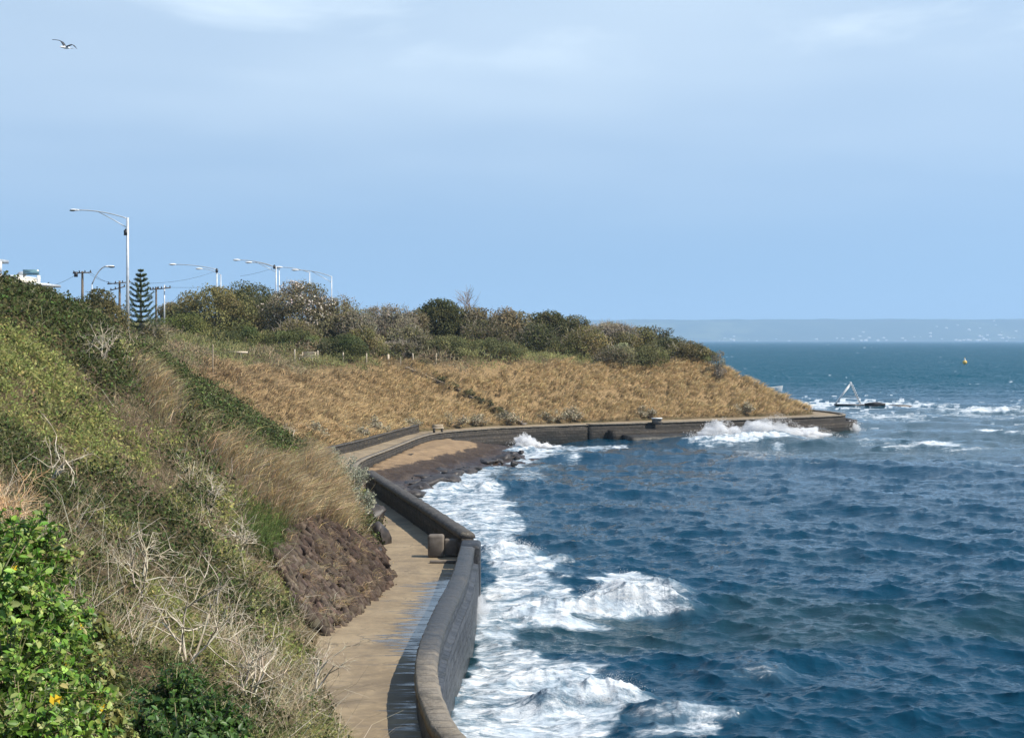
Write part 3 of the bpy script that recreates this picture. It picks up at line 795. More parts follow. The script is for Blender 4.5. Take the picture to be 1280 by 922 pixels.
# spray thrown up by the breaking waves: thousands of drops
t = NT('spray_drops'); t.base(rgb(.98, .98, .98), .6, .1)
cx = t.node('ShaderNodeCombineXYZ')          # drops scatter evenly: no facets
for i_, v_ in enumerate((.45, -.25, .86)): cx.inputs[i_].default_value = v_
t.l.new(cx.outputs[0], t.b.inputs['Normal'])
tb = t.node('ShaderNodeBsdfTransparent'); mx = t.node('ShaderNodeMixShader'); mx.inputs[0].default_value = .3
t.l.new(t.b.outputs[0], mx.inputs[1]); t.l.new(tb.outputs[0], mx.inputs[2]); t.l.new(mx.outputs[0], t.out.inputs[0])
M['spray'] = t.m
def mist_mat(dens):
    m_ = bpy.data.materials.new('spray_mist'); m_.use_nodes = True
    nn = m_.node_tree.nodes; nn.remove(nn['Principled BSDF'])
    v_ = nn.new('ShaderNodeVolumePrincipled'); v_.inputs['Color'].default_value = (.99, .99, .99, 1); v_.inputs['Density'].default_value = dens; v_.inputs['Anisotropy'].default_value = 0.0
    m_.node_tree.links.new(v_.outputs[0], nn['Material Output'].inputs['Volume']); return m_
TET = np.array([[1, 1, 1], [-1, -1, 1], [-1, 1, -1], [1, -1, -1]]) / 1.732
def spray(label, plumes, size, n, seed, mk=7.0):     # mk 0: drops only
    """plumes: (centre xyz, half width, height, drift to the left, weight, depth)"""
    g = np.random.default_rng(seed)
    P = []
    tot = sum(p[4] for p in plumes)
    for (c, hw, H, drift, wgt, dep) in plumes:
        k = int(n * wgt / tot)
        jets = g.normal(size=90) * .5; u = jets[g.integers(0, 90, k)] + g.normal(size=k) * .035
        top = H * np.exp(-u ** 2 * 1.2) * (.55 + .75 * fbm(u * 3.2 + seed, u * 0 + seed * 1.7, 3))
        f = g.random(k) ** 1.9
        z = f * top
        x = c[0] + u * hw * (1 + .25 * f) + drift * f * H + g.normal(size=k) * .05 * H
        y = c[1] + g.normal(size=k) * dep * (.5 + f * .5)
        P.append(np.stack([x, y, c[2] + z + g.normal(size=k) * .04 * H], 1))
    P = np.concatenate(P); k = len(P)
    s = size * (.45 + g.random(k) ** 3 * 1.6)
    A = g.normal(size=(k, 3, 3)); Q, _ = np.linalg.qr(A)
    Vv = P[:, None, :] + np.einsum('kij,vj->kvi', Q, TET) * s[:, None, None]
    i = np.arange(k)[:, None] * 4
    T = np.concatenate([i + np.array([[0, 1, 2]]), i + np.array([[0, 2, 3]]), i + np.array([[0, 3, 1]]), i + np.array([[1, 3, 2]])])
    cen = np.mean([p[0] for p in plumes], 0)
    root = thing('wave_spray', label, 'wave spray', cen, 'spray of breaking waves')
    tag(mesh_obj('drops', Vv.reshape(-1, 3) - cen, T, M['spray'], root), None, None, kind='stuff')
    # the dense white core of each plume is a ragged body of mist
    for q_, (c, hw, H, drift, wgt, dep) in enumerate(plumes if mk else []):
        nu, nv = 64, 34
        U, Vp = np.meshgrid(np.linspace(0, 2 * math.pi, nu, endpoint=False), np.linspace(.02, math.pi - .02, nv))
        dx, dy, dz = np.cos(U) * np.sin(Vp), np.sin(U) * np.sin(Vp), np.cos(Vp)
        o_ = seed * 3.1 + q_ * 7.7
        rr = .62 + .75 * (fbm(dx * 2.2 + o_ + 9, dz * 2.2 + dy * 1.3 + 9, 4) - .3) + .55 * (fbm(dx * 5 + o_ + 20, dy * 4 + dz * 2.4 + 20, 3) - .45)
        x = dx * rr * hw * 1.15; y = dy * rr * dep * 1.3; z = np.where(dz > 0, dz * rr * H * 1.0, dz * .3)
        x = x + drift * z * .9
        Vm = np.stack([c[0] + x, c[1] + y, c[2] + z], -1).reshape(-1, 3)
        idx = np.arange(nu * nv).reshape(nv, nu); nx_ = np.roll(idx, -1, 1)
        qd = np.stack([idx[:-1], idx[1:], nx_[1:], nx_[:-1]], -1).reshape(-1, 4)
        mesh_obj('mist', Vm - cen, [qd, np.array([list(idx[0])]), np.array([list(idx[-1][::-1])])], mist_mat(mk / max(H, .3)), root)
    return root
def sp(px, py, z=0): return onz(px, py, z)
spray('broad white spray bursting against the headland sea wall', [(at(900, 551, 156) , 2.6, 2.1, -.1, 1.2, .8), (at(958, 550, 160), 3.3, 2.5, .25, 1.6, .9), (at(1000, 548, 163), 3, 1.3, .5, .6, .9)], .030, 16000, 11)
spray('thin spray blowing off the tip of the headland wall', [(at(1058, 543, 176), 1.5, 1.6, .3, 1, .8)], .026, 5000, 12)
spray('rounded white burst of spray where the beach meets the headland wall', [(at(660, 563, 147), 1.5, 1.6, -.2, 1, .7), (at(680, 564, 147), 1.8, .8, .3, .5, .7)], .026, 6000, 13)
spray('spray on the crest of the breaker in the middle of the wash', [(onz(772, 764) + [0, 0, .5], 1.2, .95, .3, 1, .35), (onz(735, 768) + [0, 0, .15], 1.0, .5, -.2, .5, .3)], .0085, 9000, 14, 0)
spray('spray flying from the breaker nearest the camera', [(onz(740, 890) + [0, 0, .3], .9, .65, .1, 1, .3), (onz(765, 875) + [0, 0, .3], .6, .5, .3, .4, .3)], .006, 8000, 15, 0)
spray('low spray on the small breaker beside the stone buttress', [(onz(645, 692) + [0, 0, .2], .9, .5, .2, 1, .3)], .009, 3500, 16, 0)
spray('mist of drops rising beside the near sea wall', [(onz(596, 772) + [0, 0, .1], .5, .7, .2, 1, 1.6)], .006, 4000, 17, .5)
# ------------------------------------------------------------------ vegetation builders
def unit(v): return v / (np.linalg.norm(v, axis=-1, keepdims=True) + 1e-9)
class Cloud:
    """gathers blades, leaves and twigs of one plant or one cover into one mesh"""
    def __init__(s): s.V = []; s.T = []; s.Q = []; s.C = []; s.n = 0
    def put(s, V, C, tris=None, quads=None):
        V = V.reshape(-1, 3); s.V.append(V); s.C.append(C.reshape(-1, 3))
        if tris is not None: s.T.append(tris + s.n)
        if quads is not None: s.Q.append(quads + s.n)
        s.n += len(V)
    def blades(s, p, d, w, col, droop=.25):
        """p base, d vector to the tip, w base width"""
        k = len(p); w = np.broadcast_to(w, k)
        sd = rng.normal(size=(k, 3)); sd[:, 2] *= .2; sd = unit(sd)
        L = np.linalg.norm(d, axis=1)
        hor = d * np.array([1, 1, 0]); hor = unit(hor + 1e-6)
        mid = p + d * .55 ; tip = p + d + hor * (L * droop)[:, None] - np.array([0, 0, 1.0]) * (L * droop * .5)[:, None]
        a = sd * w[:, None] * .5
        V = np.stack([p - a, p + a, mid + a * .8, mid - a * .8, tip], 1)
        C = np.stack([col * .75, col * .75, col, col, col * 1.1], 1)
        i = np.arange(k)[:, None] * 5
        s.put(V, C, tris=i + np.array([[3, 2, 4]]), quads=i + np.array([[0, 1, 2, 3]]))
    def leaves(s, p, n, L, w, col, up=None, fold=.0):
        """diamond leaves lying in the plane across n"""
        k = len(p); L = np.broadcast_to(L, k); w = np.broadcast_to(w, k)
        if up is None: up = rng.normal(size=(k, 3))
        a = unit(up - n * np.sum(up * n, 1, keepdims=True)); b = np.cross(n, a)
        V = np.stack([p - a * (L * .5)[:, None], p + b * (w * .5)[:, None] + n * (w * fold)[:, None] + a * (L * .05)[:, None], p + a * (L * .5)[:, None], p - b * (w * .5)[:, None] + n * (w * fold)[:, None] + a * (L * .05)[:, None]], 1)
        C = np.repeat(col[:, None, :], 4, 1)
        i = np.arange(k)[:, None] * 4
        if fold: s.put(V, C, tris=np.concatenate([i + np.array([[0, 1, 2]]), i + np.array([[0, 2, 3]])]))
        else: s.put(V, C, quads=i + np.array([[0, 1, 2, 3]]))
    def ovals(s, p, n, L, w, col, up):
        k = len(p); L = np.broadcast_to(L, k)[:, None]; w = np.broadcast_to(w, k)[:, None]
        a = unit(up - n * np.sum(up * n, 1, keepdims=True)); b = np.cross(n, a)
        V = np.stack([p - a * L * .5, p - a * L * .12 + b * w * .46 + n * w * .10, p + a * L * .24 + b * w * .36 + n * w * .06, p + a * L * .5 - n * w * .12, p + a * L * .24 - b * w * .36 + n * w * .06, p - a * L * .12 - b * w * .46 + n * w * .10, p - n * w * .03], 1)
        C = np.repeat(col[:, None, :], 7, 1)
        i = np.arange(k)[:, None] * 7
        s.put(V, C, tris=np.concatenate([i + np.array([[6, q, (q + 1) % 6]]) for q in range(6)]))
    def sticks(s, a, b, r0, r1, col):
        """three-sided twigs from a to b"""
        k = len(a); t = unit(b - a)
        u = np.cross(t, np.array([.3, .2, .93])); u = unit(u); v = np.cross(t, u)
        r0 = np.broadcast_to(r0, k); r1 = np.broadcast_to(r1, k)
        ring = []
        for an in (0, 2.094, 4.189):
            dv = math.cos(an) * u + math.sin(an) * v
            ring.append((a + dv * r0[:, None], b + dv * r1[:, None]))
        V = np.stack([ring[0][0], ring[1][0], ring[2][0], ring[0][1], ring[1][1], ring[2][1]], 1)
        C = np.repeat(col[:, None, :], 6, 1)
        i = np.arange(k)[:, None] * 6
        s.put(V, C, quads=np.concatenate([i + np.array([[0, 1, 4, 3]]), i + np.array([[1, 2, 5, 4]]), i + np.array([[2, 0, 3, 5]])]))
    def build(s, name, mat, parent=None):
        f = []
        if s.Q: f.append(np.concatenate(s.Q))
        if s.T: f.append(np.concatenate(s.T))
        V = np.concatenate(s.V); C = np.clip(np.concatenate(s.C), .004, .9)
        if parent is not None: V = V - np.array(parent.location)
        return mesh_obj(name, V, f, mat, parent, tint=C)
def tints(k, cols, spread=.22, hue=.08):
    cols = np.asarray(cols, float); c = cols[rng.integers(0, len(cols), k)]
    return c * np.exp(rng.normal(size=(k, 1)) * spread) * (1 + rng.normal(size=(k, 3)) * hue)
def up_dirs(k, tilt, bias=(0, 0, 0)):
    d = rng.normal(size=(k, 3)) * tilt; d[:, 2] = 1; return unit(d + np.asarray(bias))
def branch_tree(p, d, L, r, depth, out, spread=.55, kids=(2, 4), g=None):
    """recursive limbs: list of (a, b, r0, r1, depth)"""
    g = g or rng
    n = 3; q = p; dd = d
    for i in range(n):
        dd = unit(dd + g.normal(size=3) * .16); e = q + dd * L / n
        out.append((q, e, r * (1 - .35 * i / n), r * (1 - .35 * (i + 1) / n), depth)); q = e
        if depth > 0 and i > 0:
            for _ in range(g.integers(*kids)):
                branch_tree(q, unit(dd + g.normal(size=3) * spread), L * (.5 + .3 * g.random()), r * .55, depth - 1, out, spread, kids, g)

GOLD = [(.60, .435, .215), (.52, .37, .18), (.68, .515, .275), (.43, .305, .15)]
STRAW = [(.52, .41, .25), (.43, .33, .20), (.60, .49, .32)]
GREYB = [(.27, .22, .135), (.36, .30, .19), (.20, .165, .10), (.46, .39, .27)]
PURPLE = [(.24, .17, .115), (.19, .135, .09), (.30, .225, .155)]
OLIVE = [(.115, .12, .045), (.09, .10, .035), (.15, .145, .06)]
HERB = [(.25, .255, .08), (.20, .215, .065), (.31, .295, .105), (.15, .18, .05)]
DARK = [(.050, .058, .018), (.068, .074, .024), (.036, .044, .014), (.095, .095, .036)]
MID = [(.075, .115, .03), (.10, .14, .04), (.055, .09, .025)]
BRIGHT = [(.19, .33, .045), (.13, .25, .034), (.28, .39, .075), (.075, .16, .022), (.36, .41, .13)]
SILVER = [(.34, .34, .25), (.27, .28, .20), (.42, .41, .31), (.22, .225, .155)]

# zones of the near bank, drawn over the slope as it lies
Z = {
 'herb': [[(-40, 395), (20, 400), (75, 440), (115, 490), (150, 540), (165, 590), (120, 590), (60, 545), (-40, 520)]],
 'dark': [[(-40, 330), (75, 372), (120, 400), (165, 470), (195, 520), (175, 530), (130, 490), (85, 440), (30, 405), (-40, 400)],
          [(40, 560), (137, 600), (220, 650), (310, 750), (250, 745), (196, 705), (149, 655), (20, 625)],
          [(-40, 520), (60, 545), (80, 585), (-40, 600)],
          [(170, 840), (255, 838), (318, 905), (330, 960), (200, 960)]],
 'creeper': [[(160, 428), (216, 445), (285, 490), (352, 536), (360, 572), (320, 578), (278, 552), (236, 520), (186, 472)],
             [(225, 520), (262, 545), (290, 600), (262, 600), (236, 560)]],
 'gold': [[(165, 458), (182, 470), (226, 516), (210, 524), (180, 496)], [(236, 528), (280, 556), (345, 592), (398, 560), (452, 655), (445, 690), (378, 668), (340, 632), (300, 600), (262, 568)]],
 'purple': [[(150, 485), (225, 520), (240, 560), (210, 640), (170, 610), (120, 560), (90, 560), (80, 600), (130, 640), (60, 575), (150, 560)]],
 'twig': [[(205, 560), (262, 590), (320, 630), (330, 690), (400, 790), (440, 900), (440, 960), (330, 960), (300, 860), (320, 770), (270, 690), (225, 645)],
          [(30, 630), (150, 665), (230, 720), (300, 770), (330, 860), (250, 835), (150, 830), (100, 720), (40, 660)]],
 'lush': [[(300, 615), (345, 635), (378, 672), (360, 692), (330, 690), (305, 650)]],
}
Z['creeper'] = Z.pop('creeper')          # the creeper lies over its neighbours
Z['gold'] = Z.pop('gold')
def zone(px, py):
    r = np.full(px.shape, 'mixed', dtype='<U8')
    jx = px + rng.normal(size=px.shape) * 7; jy = py + rng.normal(size=px.shape) * 6
    for k, ps in Z.items():
        for p in ps: r[inpoly(jx, jy, p)] = k
    return r
STONE = [(345, 690), (372, 655), (402, 655), (440, 668), (472, 690), (487, 722), (484, 742), (440, 775), (402, 797), (375, 775), (350, 720)]

# scatter over the near bank, denser near the camera
N0 = 1500000
sx = rng.uniform(-42, 14, N0); sy = 5 + 115 * rng.random(N0) ** 1.35
dens = np.minimum(1, (22 / sy) ** .85)
k = rng.random(N0) < dens * .75
sx, sy = sx[k], sy[k]
df, _ = polydist(sx, sy, FOOT)
k = inpoly(sx, sy, LAND) & (df > .15) & (np.hypot(sx, sy) > 5.0)
sx, sy, df = sx[k], sy[k], df[k]
sz = terr(sx, sy)
px, py = proj(sx, sy, sz + .25)
k = (px > -260) & (px < 640) & (py < 1150) & ~(inpoly(px, py, STONE) & (df < 7) & (sy > 43) & (sy < 64))
sx, sy, sz, df, px, py = [a[k] for a in (sx, sy, sz, df, px, py)]
# keep the view of the path open near the camera
ray = HC - (905 - HOR) / F * sy
zn = zone(px, py)
NRM = tnormal(sx, sy)
SCL = np.clip(sy / 45, .45, 1.3)                      # a coarser leaf serves farther off
POS = np.stack([sx, sy, sz], 1)
patch = fbm(sx * .22 + 40, sy * .16, 4)
fine = fbm(sx * 1.3, sy * .9, 3)
mixed = zn == 'mixed'
zn[mixed & (patch > .56)] = 'purple'; zn[mixed & (patch < .44)] = 'dark'; zn[mixed & (patch >= .44) & (patch <= .5)] = 'twig'; zn[mixed & (patch > .5) & (patch <= .56)] = 'gold2'
zn[(zn == 'herb') & (fine < .30)] = 'dark'
zn[(zn == 'herb') & (patch > .66) & (py > 470)] = 'purple'
zn[(zn == 'purple') & (patch < .40)] = 'dark'
zn[(zn == 'twig') & (fine < .44)] = 'dark'
zn[(zn == 'dark') & (patch > .60)] = 'purple'
f2 = fbm(sx * .9 + 60, sy * .7, 3)
zn[(zn == 'twig') & (f2 > .53)] = 'herb'
zn[(zn == 'purple') & (f2 > .58)] = 'herb'
def sel(name, frac=1.0):
    return np.nonzero((zn == name) & (rng.random(len(zn)) < frac))[0]
WIND = np.array([.25, -.35, -.1])
def lump(i, amt):
    """plants stand as hummocks: raise the scatter by a lumpy height"""
    f = fbm(sx[i] * .75 + 3, sy[i] * .6, 3); return POS[i] + np.array([0, 0, 1]) * (amt * smooth(f, .35, .7) * np.clip(df[i] * .6, .1, 1))[:, None]
# golden tussock
g = Cloud()
i = sel('gold'); nrep = 4
fc = fbm(sx[i] * 1.5 + 11, sy[i] * 1.1, 2); i = i[fc > .40]; fc = fc[fc > .40]
for r_ in range(nrep):
    p = lump(i, .25) + np.array([0, 0, 1]) * (.35 * smooth(fc, .4, .65))[:, None] + rng.normal(size=(len(i), 3)) * .09 * SCL[i, None]
    L = (.55 + .4 * rng.random(len(i))) * np.clip(df[i] * .5, .35, 1)
    d = unit(NRM[i] * .55 + np.array([.30, -.35, .75]) + rng.normal(size=p.shape) * .27) * L[:, None]
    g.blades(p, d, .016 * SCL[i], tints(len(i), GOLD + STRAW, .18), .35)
i = sel('gold2', .8)
p = lump(i, .2); g.blades(p, unit(NRM[i] + rng.normal(size=p.shape) * .35) * (.3 + .25 * rng.random(len(i)))[:, None], .013 * SCL[i], tints(len(i), STRAW + PURPLE, .2), .3)
tag(g.build('tussock_grass', M['grass']), None, None, kind='stuff')
# dark leafy ground cover and creeper
c_ = Cloud()
for nm, amt, cols, fr in (('dark', .55, DARK + MID[:1], 1.0), ('creeper', .55, DARK + MID[:2] + OLIVE[:1], 1.0)):
    i = sel(nm, fr)
    for r_ in range(4):
        p = lump(i, amt) + rng.normal(size=(len(i), 3)) * np.array([.14, .14, .10]) * SCL[i, None]
        n = unit(NRM[i] * .7 + rng.normal(size=p.shape) * .55)
        s_ = (.05 + .045 * rng.random(len(i))) * SCL[i]
        c_.leaves(p, n, s_ * 1.5, s_, tints(len(i), cols, .28))
    j = i[rng.random(len(i)) < .10]
    p = lump(j, amt); c_.blades(p, unit(NRM[j] + rng.normal(size=p.shape) * .4) * (.25 + .25 * rng.random(len(j)))[:, None], .012 * SCL[j], tints(len(j), STRAW + GREYB, .2), .2)
    j = i[rng.random(len(i)) < .02]                  # small white flower heads
    p = lump(j, amt) + NRM[j] * .1; c_.leaves(p, unit(NRM[j] + rng.normal(size=p.shape) * .4), .035 * SCL[j], .035 * SCL[j], tints(len(j), [(.7, .66, .5)], .1))
tag(c_.build('ground_cover', M['leaf']), None, None, kind='stuff')
# light green herbs
c_ = Cloud()
i = sel('herb')
for r_ in range(5):
    p = lump(i, .45) + rng.normal(size=(len(i), 3)) * np.array([.12, .12, .10]) * SCL[i, None]
    n = unit(NRM[i] * .6 + rng.normal(size=p.shape) * .6); s_ = (.045 + .04 * rng.random(len(i))) * SCL[i]
    c_.leaves(p, n, s_ * 1.7, s_ * .8, tints(len(i), HERB, .25))
p = lump(i, .45); c_.blades(p, unit(NRM[i] + rng.normal(size=p.shape) * .35) * (.2 + .25 * rng.random(len(i)))[:, None], .012 * SCL[i], tints(len(i), HERB + STRAW[:1], .25), .25)
i = sel('lush')
for r_ in range(3):
    p = lump(i, .2) + rng.normal(size=(len(i), 3)) * .08; c_.blades(p, unit(NRM[i] * .6 + rng.normal(size=p.shape) * .35 + [0.1, -.2, .5]) * (.35 + .3 * rng.random(len(i)))[:, None], .016 * SCL[i], tints(len(i), [(.13, .19, .05), (.18, .24, .07), (.10, .14, .04)], .22), .4)
tag(c_.build('green_herbs', M['leaf']), None, None, kind='stuff')
# dry brown and grey brush: fine twigs
c_ = Cloud()
for nm, cols, L0, reps, ex in (('purple', PURPLE + GREYB[:1], .24, 3, .45), ('twig', GREYB + STRAW + OLIVE[2:], .30, 2, .5)):
    i = sel(nm)
    for r_ in range(reps):
        p = lump(i, ex) + rng.normal(size=(len(i), 3)) * np.array([.1, .1, .08]) * SCL[i, None]
        d = unit(NRM[i] * .55 + rng.normal(size=p.shape) * .6 + [.12, -.2, .25]) * (L0 * (.5 + .9 * rng.random(len(i))))[:, None]
        c_.blades(p, d, .0095 * SCL[i], tints(len(i), cols, .25), .12)
    if nm == 'purple':
        p = lump(i, ex) + rng.normal(size=(len(i), 3)) * .07
        c_.leaves(p, unit(NRM[i] + rng.normal(size=p.shape) * .8), .05 * SCL[i], .03 * SCL[i], tints(len(i), PURPLE + OLIVE * 2 + MID[:1], .25))
    else:
        j = np.repeat(i, 2)[rng.random(2 * len(i)) < .75]
        p = lump(j, ex * .8) + rng.normal(size=(len(j), 3)) * .1; c_.leaves(p, unit(NRM[j] + rng.normal(size=p.shape) * .8), .06 * SCL[j], .03 * SCL[j], tints(len(j), OLIVE + MID + HERB[:1], .25))
        j = i[rng.random(len(i)) < .26]
        a = lump(j, ex) - NRM[j] * .05; b = a + unit(NRM[j] * .5 + rng.normal(size=a.shape) * .6 + [0, 0, .3]) * (.30 + .7 * rng.random(len(j)) ** 2)[:, None]
        c_.sticks(a, b, .006 * SCL[j] + .002, .004 * SCL[j], tints(len(j), GREYB + [(.56, .50, .41), (.50, .44, .34)], .2, .03))
        e = b + unit((b - a) + rng.normal(size=a.shape) * .35) * (np.linalg.norm(b - a, axis=1) * .7)[:, None]
        c_.sticks(b, e, .004 * SCL[j], .002 * SCL[j], tints(len(j), GREYB + [(.56, .50, .41)], .2, .03))
tag(c_.build('dry_brush', M['twig']), None, None, kind='stuff')

# ------------------------------------------------------------------ headland grass and low cover
N1 = 150000
hx_ = rng.uniform(-62, 36, N1); hy_ = rng.uniform(100, 205, N1)
dF, parF = polydist(hx_, hy_, FOOT)
k = inpoly(hx_, hy_, LAND) & (dF > .3) & (dF < 40)
hx_, hy_, dF = hx_[k], hy_[k], dF[k]
hz_ = terr(hx_, hy_); bank_px, bank_py = proj(hx_, hy_, hz_)
nf = fbm(hx_ * .16, hy_ * .16, 4)
edge = 11.3 + np.clip((hx_ + 5) * .02, -.5, .6) + (nf - .5) * 6 - 3.2 * np.exp(-((hx_ + 3) / 6) ** 2)
isg = dF < edge
tusk = fbm(hx_ * 1.25, hy_ * .95, 2)
g = Cloud()
NB = tnormal(hx_, hy_)
i = np.nonzero(isg & (tusk > .36))[0]
down = unit(NB[i] * np.array([1, 1, 0]) + 1e-6)
for r_ in range(6):
    p = np.stack([hx_[i], hy_[i], hz_[i] + 0.42 * smooth(tusk[i], .42, .75)], 1) + rng.normal(size=(len(i), 3)) * [.10, .10, .06]
    L = .42 + .30 * rng.random(len(i))
    d = unit(down * .20 + np.array([.30, -.05, .85]) + rng.normal(size=p.shape) * .20) * L[:, None]
    dry = smooth(hx_[i], -24, -6)[:, None]
    c0 = tints(len(i), GOLD[:3] + [(.66, .46, .22)], .13, .05); c1 = tints(len(i), [(.46, .325, .175), (.40, .28, .15), (.52, .375, .21)], .13, .05)
    g.blades(p, d, .05, (c1 * (1 - dry) + c0 * dry) * (.66 + .46 * smooth(tusk[i], .40, .58))[:, None], .45)
i = np.nonzero(isg & (tusk <= .36))[0]
p = np.stack([hx_[i], hy_[i], hz_[i]], 1); d = unit(NB[i] + rng.normal(size=p.shape) * .4) * .3
g.blades(p, d, .05, tints(len(i), [(.28, .20, .095), (.20, .16, .07)], .2), .3)
tag(g.build('headland_grass', M['grass']), None, None, kind='stuff')
g = Cloud()
i = np.nonzero(~isg)[0]
bump_ = fbm(hx_[i] * .35 + 7, hy_[i] * .35, 3)
kind_ = fbm(hx_[i] * .15 + 31, hy_[i] * .15, 3)
for r_ in range(3):
    p = np.stack([hx_[i], hy_[i], hz_[i] + .9 * smooth(bump_, .35, .7)], 1) + rng.normal(size=(len(i), 3)) * [.2, .2, .15]
    lo = tints(len(i), [(.15, .155, .06), (.12, .13, .048)], .22); hi = tints(len(i), [(.27, .255, .105), (.22, .22, .085)], .2); br = tints(len(i), [(.27, .215, .125)], .2)
    w = smooth(kind_, .42, .58)[:, None]; c = lo * (1 - w) + hi * w
    c = np.where((kind_ < .40)[:, None], br, c)
    if r_ < 2:
        g.leaves(p, unit(rng.normal(size=p.shape) * .6 + NB[i]), .16 + .1 * rng.random(len(i)), .11, c)
    else:
        g.blades(p, up_dirs(len(i), .4, (.25, 0, 0)) * (.4 + .3 * rng.random(len(i)))[:, None], .045, c * 1.2, .3)
tag(g.build('headland_scrub', M['leaf']), None, None, kind='stuff')
# ------------------------------------------------------------------ trees and shrubs as single things
def crown_tree(name, label, base, W, H, D, cols, leaf, n, nl, lean=0.0, trunk=M['bark'], group=None, cat='tree', low=.25, flower=None, twiggy=0.0, seed=0, lobe=.30, stemr=.14, gap=.0):
    """wind-sheared coastal tree: lobes over a dome, leaves spread through the shell of each lobe"""
    g = np.random.default_rng(seed)
    base = np.asarray(base, float)
    root = thing(name, label, cat, base, group)
    # lobe centres over a dome, each reaching out to the dome's skin
    lc = []; lr = []
    for i in range(nl):
        a = 2 * math.pi * (i * .618 + .1 * g.random()); cz = 1 - 1.06 * ((i + .5) / nl)
        th_ = math.acos(max(-.05, min(1, cz)))
        r = lobe * min(W * .6, H) * (.65 + .6 * g.random()); k_ = 1 - .16 * g.random()
        v = np.array([math.cos(a) * math.sin(th_), math.sin(a) * math.sin(th_), math.cos(th_)])
        c = np.array([v[0] * max(W / 2 * k_ - r, .1), v[1] * max(D / 2 * k_ - r, .1), 0])
        zl = H * low * .45; c[2] = zl + (H * k_ - r * .84 - zl) * max(v[2], 0) ** .75
        c[0] += lean * (c[2] / H) * W * .3
        lc.append(c); lr.append(r)
    for f_ in (.30, .55): lc.append(np.array([lean * W * .12 * f_, 0, H * f_])); lr.append(min(W * .36, H * .36))
    lc = np.array(lc); lr = np.array(lr)
    wgt = lr ** 2; k = g.choice(len(lc), n, p=wgt / wgt.sum())
    v = unit(g.normal(size=(n, 3)) * [1, 1, 1]); rad = lr[k] * (.55 + .45 * g.random(n) ** .35) * (1 + .14 * g.normal(size=n) * .6)
    p = lc[k] + v * rad[:, None] * np.array([1.16, 1.16, .80])
    ok = p[:, 2] > H * .02
    # gaps between lobes
    ok &= fbm(p[:, 0] * .8 + seed * 3, p[:, 2] * .9 + p[:, 1] * .5, 2) > .27
    if gap: ok &= fbm(p[:, 0] * 1.1 + seed, p[:, 2] * 1.1 + p[:, 1] * .7, 2) > gap
    p, v, k = p[ok], v[ok], k[ok]; m_ = len(p)
    nn = unit(v * .8 + g.normal(size=(m_, 3)) * .55 + [0, 0, .25])
    lt = np.exp(g.normal(size=len(lc)) * .20)
    hue = g.normal(size=(len(lc), 3)) * .05
    col = tints(m_, [np.mean(cols, 0)] + list(cols), .12, .03) * lt[k][:, None] * (1 + hue[k])
    cl = Cloud()
    s_ = leaf * (.6 + .8 * g.random(m_))
    cl.leaves(p + base, nn, s_ * 1.35, s_ * .85, col)
    if flower is not None:
        fcol, fr, fs = flower
        j = np.nonzero((v[:, 2] > -.15) & (fbm(p[:, 0] * .7 + 3, p[:, 2] * .7 + seed, 2) > .47) & (g.random(m_) < fr))[0]
        cl.leaves(p[j] + base + v[j] * .12, unit(v[j] + g.normal(size=(len(j), 3)) * .4), fs * (.7 + .6 * g.random(len(j))), fs, tints(len(j), fcol, .14, .04))
    cl.build('crown', M['leaf'], root)
    # limbs
    out = []
    for s_i in range(3 if W > 5 else 2):
        a = 2 * math.pi * g.random(); off = np.array([math.cos(a), math.sin(a), 0]) * stemr * .5
        for q in g.choice(len(lc), min(4, len(lc)), replace=False):
            b = lc[q]; mid = off * .5 + b * .45 + g.normal(size=3) * .04 * W; mid[2] = b[2] * .5
            out += [(off - [0, 0, .3], mid, stemr, stemr * .6), (mid, b, stemr * .6, stemr * .25)]
    a_ = np.array([o[0] for o in out]); b_ = np.array([o[1] for o in out])
    c2 = Cloud()
    c2.sticks(a_ + base, b_ + base, np.array([o[2] for o in out]), np.array([o[3] for o in out]), tints(len(out), [(.20, .16, .12), (.28, .24, .19)], .15, .03))
    c2.build('trunk', M['twig'], root)
    if twiggy:
        c2 = Cloud(); m2 = int(n * twiggy); j = g.integers(0, m_, m2)
        a2 = p[j] * .96 + base; b2 = a2 + unit(v[j] * .8 + g.normal(size=(m2, 3)) * .5 + [0, 0, .3]) * (.35 + .5 * g.random(m2))[:, None]
        c2.sticks(a2, b2, .016, .008, tints(m2, [(.30, .25, .20), (.22, .18, .14), (.40, .35, .28)], .2, .03))
        tag(c2.build('twigs', M['twig'], root), None, None, kind='stuff')
    return root
def tree_px(name, label, x0, x1, ytop, ybase, d, cols, leaf=.2, n=7000, nl=16, depth=None, **kw):
    """place a tree so that it fills a column of the view at distance d, its foot on the terrain"""
    leaf *= .8; n = int(n * 1.35)
    W = (x1 - x0) / F * d * (1.22 if d > 150 else 1.08); x = ((x0 + x1) / 2 - 640) / F * d
    zb = float(terr(x, d)) - .15
    zt = HC + (HOR - ytop) / F * d
    return crown_tree(name, label, (x, d, zb), W, max(zt - zb, 1.0), depth or W * .9, cols, leaf, n, nl, **kw)
TD = [(.085, .088, .032), (.065, .072, .028), (.105, .105, .04)]
TO = [(.165, .145, .055), (.135, .125, .045), (.195, .17, .065)]
TB_ = [(.165, .138, .075), (.13, .112, .058), (.20, .165, .09)]
TG = [(.215, .185, .12), (.175, .15, .095), (.26, .225, .155)]
tree_px('coastal_tree', 'dark olive wind-swept tree on the near bank, left of the tall street lamp', 78, 168, 356, 420, 104, TD + TO[:1], .15, 16500, 26, lean=-.2, seed=1, lobe=.24)
tree_px('coastal_tree', 'dark olive low tree in front of the house at the far left', 20, 96, 372, 430, 98, TD + TO[:1], .15, 12000, 20, seed=2, lobe=.26)
